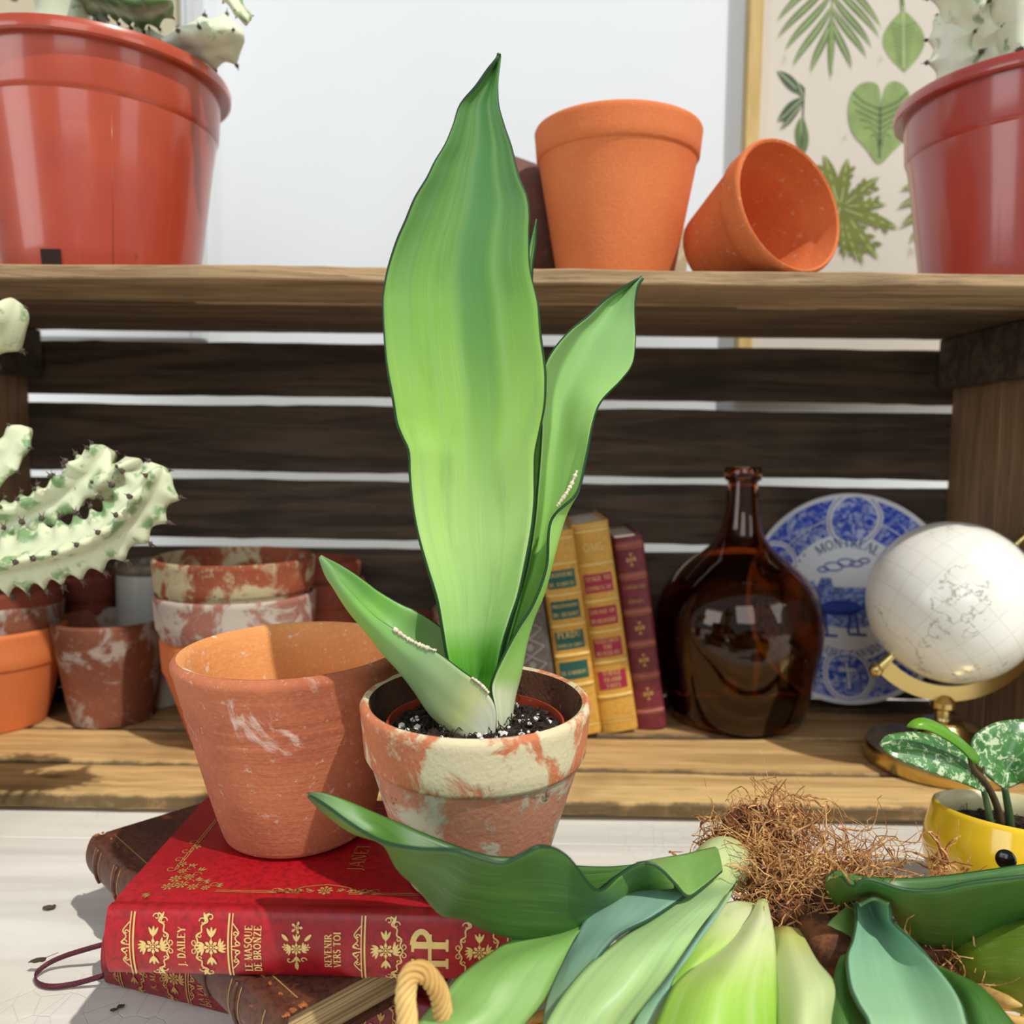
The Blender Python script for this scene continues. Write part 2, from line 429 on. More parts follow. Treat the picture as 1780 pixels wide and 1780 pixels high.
def petal(mb, cx, cy, ang, r0, r1, w, f, mi=0, bend=0.0):
    L = []; R = []
    for i in range(7):
        t = i / 6; r = r0 + (r1 - r0) * t; ww = w * sin(pi * min(1, t * 0.9 + 0.05)) ** .8 / 2; a = ang + bend * t
        ca, sa = cos(a), sin(a); L.append((cx + r * ca - ww * sa, cy + r * sa + ww * ca)); R.append((cx + r * ca + ww * sa, cy + r * sa - ww * ca))
    fan(mb, L + R[::-1], f, mi)
def flower(mb, cx, cy, r, f, mi=0, n=8):
    for k in range(n):
        petal(mb, cx, cy, 2 * pi * k / n, r * .42, r, r * .42, f, mi)
    stripquads(mb, arc(cx, cy, r * .34, r * .34, 0, 360, 14), r * .10, f, mi)
    fan(mb, arc(cx, cy, r * .17, r * .17, 0, 330, 10), f, mi)
def curl(mb, x, y, r, a0, turns, w, f, mi=0):
    pts = []
    for i in range(16):
        t = i / 15; a = a0 + turns * 2 * pi * t; rr = r * (1 - .75 * t); pts.append((x + rr * cos(a), y + rr * sin(a)))
    stripquads(mb, pts, w, f, mi)
def sprig(mb, cx, cy, h, f, mi=0):       # flower with buds above and below and leaf fronds beside it
    flower(mb, cx, cy, h * .15, f, mi)
    for s in (-1, 1):
        for k in (-.5, 0, .5):
            petal(mb, cx, cy + s * h * .20, s * pi / 2 + k, 0, h * .19, h * .055, f, mi)
        stripquads(mb, [(cx, cy + s * h * .14), (cx, cy + s * h * .26)], h * .014, f, mi)
        for a in (-.75, -.35, .05, .45, .85):
            petal(mb, cx + s * h * .10, cy, (0 if s > 0 else pi) + a * (1 if s > 0 else -1), h * .05, h * .20, h * .05, f, mi, bend=.3)
def bracket(mb, cx, T, d, f, mi=0):      # wavy filigree border, bulging towards d
    w = T * .014
    P = [(0, .46), (.05, .43), (.02, .36), (.10, .31), (.10, .22), (.17, .17), (.15, .08), (.19, 0)]
    P = P + [(x, -y) for x, y in P[-2::-1]]
    sp = [(cx + d * T * p.x, T * (.5 + p.y)) for p in spline([(x, y, 0) for x, y in P], 60)]
    stripquads(mb, sp, w * 1.5, f, mi)
    for y0, s in ((.5 + .36, 1), (.5 - .36, -1)):
        curl(mb, cx + d * T * .09, T * y0, T * .055, 0 if d > 0 else pi, .9 * s * d, w, f, mi); curl(mb, cx - d * T * .02, T * (y0 + s * .05), T * .05, pi, -.9 * s, w, f, mi)
        petal(mb, cx + d * T * .04, T * y0, s * 1.2 if d > 0 else pi - s * 1.2, 0, T * .12, T * .035, f, mi)
    for s in (-1, 1):
        curl(mb, cx + d * T * .20, T * (.5 + s * .07), T * .045, -s * pi / 2, s * d * .9, w, f, mi)
        curl(mb, cx + d * T * .12, T * (.5 + s * .17), T * .04, s * pi / 2, -s * d * .9, w, f, mi)
def rail(mb, cx, T, d, f, mi=0):         # double line with scrollwork on one side
    w = T * .016
    stripquads(mb, [(cx, .03 * T), (cx, .97 * T)], w * 1.5, f, mi); stripquads(mb, [(cx + d * T * .05, .03 * T), (cx + d * T * .05, .97 * T)], w, f, mi)
    for s in (-1, 1):
        sp = spline([(cx + d * .05 * T, T * (.5 + s * .02), 0), (cx + d * T * .17, T * (.5 + s * .05), 0), (cx + d * T * .10, T * (.5 + s * .14), 0), (cx + d * T * .15, T * (.5 + s * .22), 0), (cx + d * T * .06, T * (.5 + s * .34), 0)], 24)
        stripquads(mb, [(p.x, p.y) for p in sp], w, f, mi)
        curl(mb, cx + d * T * .13, T * (.5 + s * .06), T * .04, 0, s * .9, w, f, mi); curl(mb, cx + d * T * .10, T * (.5 + s * .20), T * .035, 0, s * .9, w, f, mi)

# ================================================================== the setting
FLZ = 0.018                               # top of the crate floor above the table
t = NT('painted_table'); v = t.coord()
mp = t.coord((2.0, 26, 1)); g = t.noise(mp, 1.0, 6, 0.6, 0.5); b = t.noise(v, 5, 4); f = t.noise(v, 90, 5, 0.7)
c = t.mix(t.mask(g, 0.35, 0.7), S(226, 223, 216), S(205, 202, 195))
c = t.mix(t.math('MULTIPLY', t.mask(b, 0.52, 0.7), 0.35), c, S(196, 186, 166))
c = t.mix(t.math('MULTIPLY', t.mask(t.noise(t.coord((4, 34, 1)), 1.0, 7, 0.75, 1.5), 0.66, 0.70), 0.4), c, S(150, 146, 136))
cv = t.vor(t.coord((70, 45, 1)), 1.0, 'DISTANCE_TO_EDGE')
crk = t.math('MULTIPLY', t.math('SUBTRACT', 1.0, t.mask(cv, 0.0, 0.03)), t.mask(t.noise(v, 9, 2), 0.48, 0.6))
c = t.mix(t.math('MULTIPLY', crk, 0.22), c, S(150, 146, 138))
t.bump(t.math('SUBTRACT', t.math('ADD', g, f), crk), 0.25, 0.0012)
M_TABLE = t.fin(c, 0.55)
M_WALL = plain('wall_paint', (232, 238, 242), 0.8, 0.02, 3)
M_FLOOR = wood('floor_wood', (120, 90, 62), (160, 125, 90), 'y', 0.3)

mb = MB(); mb.box((-3, 1.20, -0.75), (3, 1.30, 1.9)); setp(mb.build('wall_back', M_WALL), kind='structure')
mb = MB(); mb.box((-3, -3.2, -0.80), (3, 1.3, -0.75)); setp(mb.build('floor', M_FLOOR), kind='structure')

table = thing('table', 'white painted wooden table with a weathered cracked top, under everything', 'table', (0, 0.5, -0.75))
mb = MB()
for i, (y0, y1) in enumerate([(-0.60, -0.455), (-0.453, -0.30), (-0.298, -0.065), (-0.063, 0.17), (0.172, 0.38), (0.382, 0.685)]):
    mb.box((-1.3, y0, 0.722), (1.3, y1, 0.75))
o = mb.build('table_top', M_TABLE, table); bv = o.modifiers.new('bevel', 'BEVEL'); bv.width = 0.0012; bv.segments = 2
for sx in (-1.2, 1.2):
    for sy in (-0.5, 0.5):
        mb = MB(); mb.box((sx - .03, sy - .03, 0), (sx + .03, sy + .03, 0.722)); mb.build('leg', M_TABLE, table)

# ------------------------------------------------------------------ crate lying on its long side
crate = thing('wooden_crate', 'long weathered wooden slatted crate lying on its side as a shelf on the white table', 'crate', (0, 0.72, 0))
crate.rotation_euler = (0, 0, radians(-0.6))
W_DARK = [wood('crate_dark_%d' % i, (56, 46, 37), (100, 82, 64), 'x', 1.0, 0.85, i * 3.7) for i in range(3)]
W_MID = wood('crate_brown', (84, 64, 44), (128, 102, 72), 'x', 1.0, 0.82, 5.0)
W_LIGHT = [wood('crate_honey_%d' % i, (150, 116, 70), (200, 162, 106), 'x', 0.8, 0.78, 11.0 + i * 2.3, 0.6, 0.6) for i in range(2)]
W_FRONT = wood('crate_top_front', (128, 102, 72), (182, 154, 116), 'x', 1.3, 0.85, 2.2, 0.4, 0.8)
W_POST = wood('crate_post', (128, 98, 68), (170, 136, 98), 'z', 1.0, 0.8, 4.4, 0.4)
XL, XR = -0.600, 0.530
# floor planks (front edge at y .0, back at .30)
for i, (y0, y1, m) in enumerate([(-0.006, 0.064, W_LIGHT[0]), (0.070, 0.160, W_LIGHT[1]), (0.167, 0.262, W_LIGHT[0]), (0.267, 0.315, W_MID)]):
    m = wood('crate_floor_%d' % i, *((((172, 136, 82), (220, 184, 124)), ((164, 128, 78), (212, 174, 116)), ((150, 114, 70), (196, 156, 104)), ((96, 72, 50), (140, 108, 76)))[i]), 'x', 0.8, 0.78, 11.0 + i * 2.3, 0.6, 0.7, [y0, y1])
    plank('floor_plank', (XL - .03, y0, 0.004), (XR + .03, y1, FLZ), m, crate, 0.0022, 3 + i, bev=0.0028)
# top planks
TZ = 0.464
for i, (y0, y1, m) in enumerate([(-0.022, 0.088, W_FRONT), (0.104, 0.303, W_MID)]):
    plank('top_plank', (XL - .03, y0, TZ), (XR + .04, y1, TZ + 0.0115), m, crate, 0.0016, 12 + i)
# back slats, pale gaps of wall between them
bz = []
for i, (za, zb) in enumerate([(395, 0), (0, 0)]):
    pass
YB = 0.310
def zat(py, px=600):
    return PY(px, py, 0.72 + YB).z
edges = [(597, 690), (706, 822), (836, 938), (954, 1066), (1070, 1250)]
for i, (a, b_) in enumerate(edges):
    plank('back_slat', (XL - .02, YB, max(0.02, zat(b_))), (XR + .02, YB + 0.010, zat(a)), W_DARK[i % 3], crate, 0.0030, 31 + i)
# ends
for nm, x0, x1, s in (('end_panel', XR, XR + .012, 1), ('end_panel', XL - .012, XL, -1)):
    for k, (y0, y1) in enumerate([(0.0, 0.095), (0.097, 0.20), (0.202, 0.308)]):
        plank('end_plank', (x0, y0, 0.019), (x1, y1, TZ - 0.002), W_POST, crate, 0.001, 50 + k + (9 if s < 0 else 0), axis=2)
plank('top_batten', (XR - .022, 0.0, TZ - 0.058), (XR - .001, 0.300, TZ - .001), W_DARK[1], crate, 0.001, 61, axis=1)
plank('top_batten', (XL + .001, 0.0, TZ - 0.058), (XL + .022, 0.300, TZ - .001), W_DARK[1], crate, 0.001, 62, axis=1)
TOP = TZ + 0.0117

# ------------------------------------------------------------------ framed prints leaning on the wall
M_PAPER = plain('print_paper', (214, 205, 192), 0.55, 0.04, 6)
M_PAPER2 = plain('print_paper_beige', (196, 186, 160), 0.6, 0.05, 6)
M_FRAME = wood('frame_wood', (196, 164, 96), (222, 196, 132), 'z', 0.8, 0.5, 2.0, 0.1, 0.1)
M_FRAMEW = plain('frame_white', (206, 210, 212), 0.35, 0.03, 20)
def ink(n, c): return plain('ink_' + n, c, 0.6, 0.22, 30)
INK = [ink('dark', (70, 90, 68)), ink('mid', (98, 122, 66)), ink('light', (142, 166, 96)), ink('olive', (116, 126, 40)), ink('deep', (60, 66, 58)), ink('vein', (196, 208, 150)), ink('text', (150, 142, 134)), ink('green', (84, 176, 96))]
YP = 1.187
def pr(px, py, off=0.0):
    return PY(px, py, YP - 0.0004 - off)
class Print:
    def __init__(s, root): s.mb = MB(); s.root = root; s.k = 0
    def f(s):
        s.k += 1; k = s.k
        return lambda x, y: PY(x, y, YP - 0.0006 - 0.000012 * k) - s.root.location
    def blade(s, p0, p1, w, mi, bend=0.0, vein=True, pw=0.8):
        f = s.f(); x0, y0 = p0; x1, y1 = p1; dx, dy = x1 - x0, y1 - y0; L = sqrt(dx * dx + dy * dy); nx, ny = -dy / L, dx / L
        A = []; B = []; C = []
        for i in range(13):
            t = i / 12; cx = x0 + dx * t + nx * bend * sin(pi * t * .5) ** 2 * L; cy = y0 + dy * t + ny * bend * sin(pi * t * .5) ** 2 * L
            ww = w * (sin(pi * (0.06 + 0.94 * t)) ** pw) / 2; A.append((cx + nx * ww, cy + ny * ww)); B.append((cx - nx * ww, cy - ny * ww)); C.append((cx, cy))
        for i in range(12):
            s.mb.add([f(*A[i]), f(*B[i]), f(*B[i + 1]), f(*A[i + 1])], [(0, 1, 2, 3)], mi)
        if vein:
            stripquads(s.mb, C, 1.6, s.f(), 6)
    def poly(s, pts, mi): fan(s.mb, pts, s.f(), mi)
    def line(s, pts, w, mi): stripquads(s.mb, pts, w, s.f(), mi)
    def num(s, x, y, txt, h=9):
        f = s.f(); text(s.mb, txt, h, lambda a, b: f(x + a, y - b), 7)

fp = thing('framed_print', 'botanical leaf print in a pale wood frame on the wall, behind the tilted terracotta pot', 'picture', PY(1500, 300, YP))
L0 = fp.location
def slab(px0, px1, z0, z1, y0, y1, m, nm, root):
    a = PY(px0, 300, YP).x - root.location.x; b_ = PY(px1, 300, YP).x - root.location.x
    q = MB(); q.box((a, y0 - root.location.y, z0 - root.location.z), (b_, y1 - root.location.y, z1 - root.location.z)); return q.build(nm, m, root)
ZPB, ZPT = 0.40, 1.05
mb = MB(); a = PY(1291, 300, YP).x - L0.x; b_ = PY(1900, 300, YP).x - L0.x
zb, zt = ZPB - L0.z, ZPT - L0.z; w = 0.018
mb.box((a, -0.012, zb), (a + w, 0.012, zt)); mb.box((b_ - w, -0.012, zb), (b_, 0.012, zt)); mb.box((a + w, -0.012, zb), (b_ - w, 0.012, zb + w)); mb.box((a + w, -0.012, zt - w), (b_ - w, 0.012, zt))
mb.build('frame', M_FRAME, fp)
P = Print(fp)
P.mb.box((a + w * .9, -0.0004, zb + w * .9), (b_ - w * .9, 0.006, zt - w * .9), 0)
# 1: pinnate leaf
for k, (ya, xl, yl, xr, yr) in enumerate([(-40, 1368, 52, 1512, 60), (-10, 1368, 82, 1511, 76), (15, 1381, 100, 1499, 92), (38, 1395, 126, 1491, 108), (60, 1424, 132, 1466, 124)]):
    P.blade((1444, ya - 25), (xl, yl), 14, 2, bend=.16); P.blade((1447, ya - 25), (xr, yr), 14, 2, bend=-.16)
P.blade((1446, 20), (1443, 139), 12, 2); P.line([(1447, -60), (1445, 130)], 4, 3)
# 2: oval leaf
P.blade((1570, 22), (1572, 126), 74, 3, vein=False, pw=1.0)
for k in range(9):
    y = 42 + k * 8; P.line([(1570, y + 6), (1548 + k * 1.4, y - 3)], 1.6, 2); P.line([(1570, y + 6), (1592 - k * 1.4, y - 3)], 1.6, 2)
P.line([(1566, -20), (1570, 22)], 7, 2); P.line([(1570, 10), (1571, 118)], 2.5, 6)
# 3: half leaf
P.blade((1396, 162), (1346, 129), 20, 1, bend=.12); P.blade((1396, 168), (1387, 143), 14, 1); P.blade((1396, 172), (1347, 205), 22, 1, bend=-.12); P.blade((1394, 182), (1351, 222), 12, 1, bend=-.1)
P.blade((1394, 205), (1386, 272), 24, 2, bend=-.12); P.line([(1398, 152), (1396, 200), (1393, 282)], 2.5, 5)
# 6: heart leaf
hp = spline([(1530, 182, 0), (1535, 165, 0), (1541, 148, 0), (1556, 141, 0), (1575, 152, 0), (1585, 178, 0), (1588, 205, 0), (1577, 236, 0), (1553, 262, 0), (1527, 285, 0), (1505, 258, 0), (1482, 232, 0), (1474, 200, 0), (1478, 168, 0), (1492, 148, 0), (1512, 142, 0), (1526, 148, 0), (1531, 165, 0)], 70)
P.poly([(p.x, p.y) for p in hp], 3)
for k in range(7):
    t_ = k / 6; ye = 160 + 95 * t_; xs = 44 * (1 - t_ * t_) + 4
    for s in (-1, 1):
        sp = spline([(1530 - 2 * t_, 190 + 70 * t_, 0), (1530 + s * xs * .6, 178 + 66 * t_, 0), (1530 + s * xs, ye, 0)], 8); P.line([(p.x, p.y) for p in sp], 4.5 - 2.5 * t_, 2)
P.line([(1530, 185), (1529, 275)], 3, 1)
# philodendron
for (x, y, w_, bd) in [(1423, 272, 20, .1), (1483, 276, 17, -.1), (1515, 307, 13, .1), (1535, 316, 13, -.12), (1541, 346, 12, .1), (1535, 380, 13, .1), (1560, 402, 18, -.05), (1537, 443, 13, .1), (1512, 455, 13, .1), (1491, 455, 11, 0), (1470, 450, 11, 0), (1452, 430, 9, 0), (1448, 410, 10, 0)]:
    P.blade((1460, 360), (x, y), w_ + 4, 4, bend=bd)
    dx, dy = x - 1460, y - 360
    for t_ in (.4, .58, .74):
        P.blade((1460 + dx * t_, 360 + dy * t_), (1460 + dx * (t_ + .13) - dy * .09, 360 + dy * (t_ + .13) + dx * .09), 7, 4, vein=False); P.blade((1460 + dx * t_, 360 + dy * t_), (1460 + dx * (t_ + .13) + dy * .09, 360 + dy * (t_ + .13) - dx * .09), 7, 4, vein=False)
# 10: monstera
for k, (x, y, w_) in enumerate([(1578, 306, 14), (1570, 340, 16), (1568, 372, 18), (1576, 405, 20), (1594, 428, 20), (1612, 440, 18), (1640, 440, 22)]):
    P.blade((1650, 300 + k * 12), (x, y), w_, 4, bend=.14)
P.num(1362, 106, '1.'); P.num(1528, 106, '2.'); P.num(1466, 243, '6.'); P.num(1580, 442, '10.', 11)
P.mb.build('print', [M_PAPER] + INK, fp, flip=False)

fp2 = thing('framed_print', 'botanical print in a narrow white frame, behind the red plastic pot on the left', 'picture', PY(100, 300, YP))
L0 = fp2.location; ZPB = 0.475; b_ = PY(350, 200, YP).x - L0.x; a = b_ - 0.42; zb, zt = ZPB - L0.z, ZPT - L0.z; w = 0.021
mb = MB(); mb.box((a, -0.012, zb), (a + w, 0.012, zt)); mb.box((b_ - w, -0.012, zb), (b_, 0.012, zt)); mb.box((a + w, -0.012, zb), (b_ - w, 0.012, zb + w)); mb.box((a + w, -0.012, zt - w), (b_ - w, 0.012, zt))
mb.box((b_ - w * .62, -0.015, zb), (b_ - w * .3, -0.012, zt))
mb.build('frame', M_FRAMEW, fp2)
P = Print(fp2); P.mb.box((a + w * .9, -0.0004, zb + w * .9), (b_ - w * .9, 0.006, zt - w * .9), 0)
for p0, p1, w_, bd in [((60, 75), (38, 36), 16, .1), ((78, 80), (58, 38), 14, -.1), ((170, 78), (168, 8), 30, .08), ((175, 85), (226, 42), 26, .12), ((205, 90), (246, 42), 26, .15), ((20, -10), (30, 2), 14, 0)]:
    P.blade(p0, p1, w_, 5, bend=bd, vein=False)
P.poly([(-60, 470), (-40, 455), (-12, 435), (6, 422), (17, 418), (17, 440), (14, 462), (10, 475)], 8)
P.num(-26, 411, 'FORE', 10)
P.mb.build('print', [M_PAPER2] + INK, fp2, flip=False)

# ------------------------------------------------------------------ pots
def pot_profile(rr, rb, h, ch, t=0.005, cp=0.003):
    """collared flower pot: rr rim radius, rb base radius, h height, ch collar height (0 = none)"""
    p = [(0, 0.0), (rb - .004, 0.0), (rb - .001, 0.001), (rb, 0.004)]
    if ch > 0:
        rc = rr - cp - 0.002; p += [(rb + (rc - rb) * k / 8, 0.004 + (h - ch - 0.006) * k / 8) for k in range(1, 9)]
        p += [(rc + .0006, h - ch), (rr - .0035, h - ch + .0006), (rr - .0022, h - ch + .003)]
        p += [(rr - .0022 + .0018 * k / 3, h - ch + .003 + (ch - .009) * k / 3) for k in range(1, 4)]
    else:
        p += [(rb + (rr - rb) * k / 10, 0.004 + (h - .008) * k / 10) for k in range(1, 11)]
    p += [(rr, h - .003), (rr - .001, h - .0009), (rr - t * .5, h), (rr - t * .9, h - .0012), (rr - t, h - .004)]
    if ch > 0:
        p += [(rr - t - .001, h - ch * .9), (rr - t - cp - .001, h - ch - .002)]
        ri = rr - t - cp - .001; hz = h - ch - .002
    else:
        ri = rr - t; hz = h - .004
    p += [(ri + (rb - t - ri) * k / 6, hz + (0.008 - hz) * k / 6) for k in range(1, 7)] + [(0, 0.008)]
    return p
def simple_pot(name, label, loc, rr, rb, h, ch, m, group=None, rot=None, t=0.005, cat='plant pot', cp=.003):
    q = MB(); q.lathe(pot_profile(rr, rb, h, ch, t, cp)); o = q.build(name, m, None, 38, loc, label)
    o['category'] = cat
    if group: o['group'] = group
    if rot: o.rotation_euler = rot
    return o
TC_NEW = terracotta('terracotta_new', (212, 116, 62), (220, 126, 70), rough=0.8, seed=1)
TC_NEW2 = terracotta('terracotta_orange', (208, 112, 58), (194, 100, 52), (215, 190, 160), 0.10, rough=0.85, seed=2)
TC_BROWN = terracotta('terracotta_brown', (146, 88, 62), (118, 66, 46), (170, 156, 146), 0.48, 0.2, seed=3, cs=22)
TC_RED = terracotta('terracotta_red', (134, 62, 42), (108, 50, 36), (160, 130, 120), 0.12, 0.1, seed=4)
TC_MOSS = terracotta('terracotta_mossy', (150, 76, 46), (130, 62, 38), (186, 172, 136), 0.57, 0.50, (58, 46, 20), seed=5, cs=26)
TC_PALE = terracotta('terracotta_pale', (156, 96, 80), (150, 110, 96), (186, 174, 162), 0.60, 0.25, seed=6, cs=28)
TC_DARK = terracotta('terracotta_dark', (112, 78, 66), (84, 56, 48), (150, 110, 96), 0.2, 0.3, seed=7)
TC_CREAM = terracotta('terracotta_cream', (206, 186, 150), (190, 166, 128), (226, 216, 196), 0.4, seed=8)

# upright and tilted new pots on top of the crate
c0 = PY(1069, 470, 0.80)
simple_pot('terracotta_pot', 'large clean orange terracotta pot standing upright on the crate top', (c0.x, 0.80, TOP), 0.0775, 0.0525, 0.146, 0.029, TC_NEW)
q = MB(); q.lathe(pot_profile(0.0600, 0.038, 0.096, 0.025, 0.0045))
o = q.build('terracotta_pot', TC_NEW2, None, 38, None, 'small orange terracotta pot lying tipped on its side on the crate top'); o['category'] = 'plant pot'
ang = math.atan2(0.0600 - 0.038, 0.096); az = radians(-61)
ax = Vector((cos(az) * cos(ang), sin(az) * cos(ang), sin(ang)))
base = PY(1240, 425, 0.80); base.z = TOP + 0.038 * cos(ang) + 0.0008
o.rotation_mode = 'QUATERNION'; o.rotation_quaternion = ax.to_track_quat('Z', 'Y'); o.location = base
# aged pots lying behind
def lying_pot(label, px, y, rr, rb, h, ch, m, azd):
    q = MB(); q.lathe(pot_profile(rr, rb, h, ch, 0.006)); o = q.build('terracotta_pot', m, None, 38, None, label); o['category'] = 'plant pot'
    an = math.atan2(rr - rb, h); a_ = radians(azd); x_ = Vector((cos(a_) * cos(an), sin(a_) * cos(an), sin(an)))
    b0 = PY(px, 425, y); b0.z = TOP + rb * cos(an) + 0.001; o.rotation_mode = 'QUATERNION'; o.rotation_quaternion = x_.to_track_quat('Z', 'Y'); o.location = b0
lying_pot('dark aged terracotta pot lying on its side behind the tall snake plant leaf', 940, 0.900, 0.080, 0.070, 0.11, 0.028, TC_DARK, 205)
lying_pot('pale cream clay pot lying on its side behind the upright orange pot', 1184, 0.895, 0.050, 0.042, 0.07, 0, TC_CREAM, 160)

# pots inside the crate, left half
G = None
def cpot(label, px, y, rr, rb, zrim, h, ch, m, cp=.003):
    p = PY(px, 1100, y); return simple_pot('terracotta_pot', label, (p.x, y, zrim - h), rr, rb, h, ch, m, cp=cp)
cpot('bright orange terracotta pot at the bottom of the nested stack at the far left', -14, 0.905, 0.0745, 0.052, FLZ + .110, 0.1098, 0.040, TC_NEW)
cpot('brown chalky terracotta pot nested in the bright orange pot', -6, 0.905, 0.0675, 0.046, FLZ + .136, 0.098, 0.030, TC_BROWN, .002)
cpot('thin reddish brown clay pot on top of the left nested stack, under the cactus arm', 6, 0.905, 0.0615, 0.042, FLZ + .152, 0.088, 0.022, TC_RED, .002)
cpot('greyish brown clay pot with a pale tide line, standing right of the left stack', 194, 0.925, 0.0615, 0.044, FLZ + .1155, 0.1153, 0, TC_BROWN)
simple_pot('terracotta_pot', 'tall red clay pot at the back of the crate behind the tide-lined pot', (PY(157, 1100, 0.99).x, 0.99, FLZ + .0002), 0.036, 0.030, 0.153, 0.03, TC_RED)
cpot('orange terracotta pot on the crate floor, bottom of the mossy stack', 412, 0.865, 0.076, 0.048, FLZ + .113, 0.1128, 0.036, TC_NEW2)
cpot('chalky pink terracotta pot in the middle of the mossy stack', 412, 0.865, 0.0815, 0.052, FLZ + .158, 0.112, 0.036, TC_PALE)
cpot('mossy stained terracotta pot on top of the stack in the crate', 411, 0.865, 0.0815, 0.052, FLZ + .195, 0.112, 0.034, TC_MOSS)
cpot('dark red clay pot standing on the crate floor, behind the mossy stack on its right', 542, 0.965, 0.0615, 0.048, FLZ + .1565, 0.1563, 0.030, TC_RED)
cpot('reddish clay pot nested in the dark red pot behind the mossy stack', 544, 0.965, 0.0560, 0.044, FLZ + .178, 0.10, 0.026, TC_RED, .002)
cpot('low brown clay pot at the back of the crate, behind the folded snake plant leaf', 700, 0.965, 0.046, 0.035, FLZ + .112, 0.1118, 0.026, TC_RED)
cpot('small pinkish clay pot in the crate, behind the base of the tall leaf', 796, 0.965, 0.030, 0.022, FLZ + .124, 0.1238, 0.026, TC_PALE)

# white ceramic jar with a brown glazed rim
M_CER = plain('white_glaze', (196, 198, 190), 0.3, 0.04, 20); M_RIMG = plain('rim_glaze', (128, 112, 92), 0.3, 0.3, 60)
jar = thing('ceramic_jar', 'white ceramic jar with a brown rim in the crate, left of the mossy stack', 'jar', (PY(262, 1000, 0.985).x, 0.985, FLZ + .0003))
q = MB(); q.lathe([(0, 0), (.036, 0), (.038, .002), (.0385, .10), (.038, .157), (.034, .157), (.034, .01), (0, .01)]); q.build('body', M_CER, jar, 38)
q = MB(); q.lathe([(.0378, .157), (.0392, .158), (.0396, .163), (.038, .170), (.036, .171), (.034, .168), (.034, .157)]); q.build('rim', M_RIMG, jar, 60)

# ------------------------------------------------------------------ succulents with ridged pale stems
def euph_mat(name, green=0.5, cream=(226, 228, 200), seed=0.0):
    t = NT(name); co = t.coord(); uv = t.coord(kind='UV'); u, v, _ = t.sep(uv)
    n = t.noise(co, 26, 5, 0.6, 0.6); ad = t.n('ShaderNodeVectorMath', operation='ADD'); t.l(co, ad.inputs[0]); ad.inputs[1].default_value = (seed, 3, 1)
    n2 = t.noise(ad.outputs[0], 60, 4)
    c = t.mix(t.mask(n, 0.3, 0.7), S3(cream), S(206, 214, 178))
    cut = 0.66 - 0.2 * green
    gm = t.math('MULTIPLY', t.mask(n2, cut - .06, cut + 0.05), t.mask(v, 0.10, 0.55))
    c = t.mix(t.math('MULTIPLY', gm, 0.9), c, S(104, 146, 88))
    c = t.mix(t.math('MULTIPLY', t.mask(n2, 0.66, 0.72), 0.5), c, S(92, 130, 78))
    c = t.mix(t.math('MULTIPLY', t.mask(t.noise(co, 130, 3, 0.7), 0.66, 0.7), 0.25), c, S(120, 100, 60))
    t.bump(n2, 0.1, 0.001)
    return t.fin(c, 0.5, **{'Subsurface Weight': 0.15, 'Subsurface Radius': (0.02, 0.02, 0.01), 'Subsurface Scale': 0.2})
EU_A = euph_mat('cactus_cream', 0.58, (212, 216, 182)); EU_B = euph_mat('cactus_pale', 0.1, (224, 228, 208), 2.0); EU_G = euph_mat('cactus_grey_green', 1.3, (150, 158, 130), 4.0)
M_SPINE = plain('spines', (84, 66, 56), 0.6, 0.3, 200)
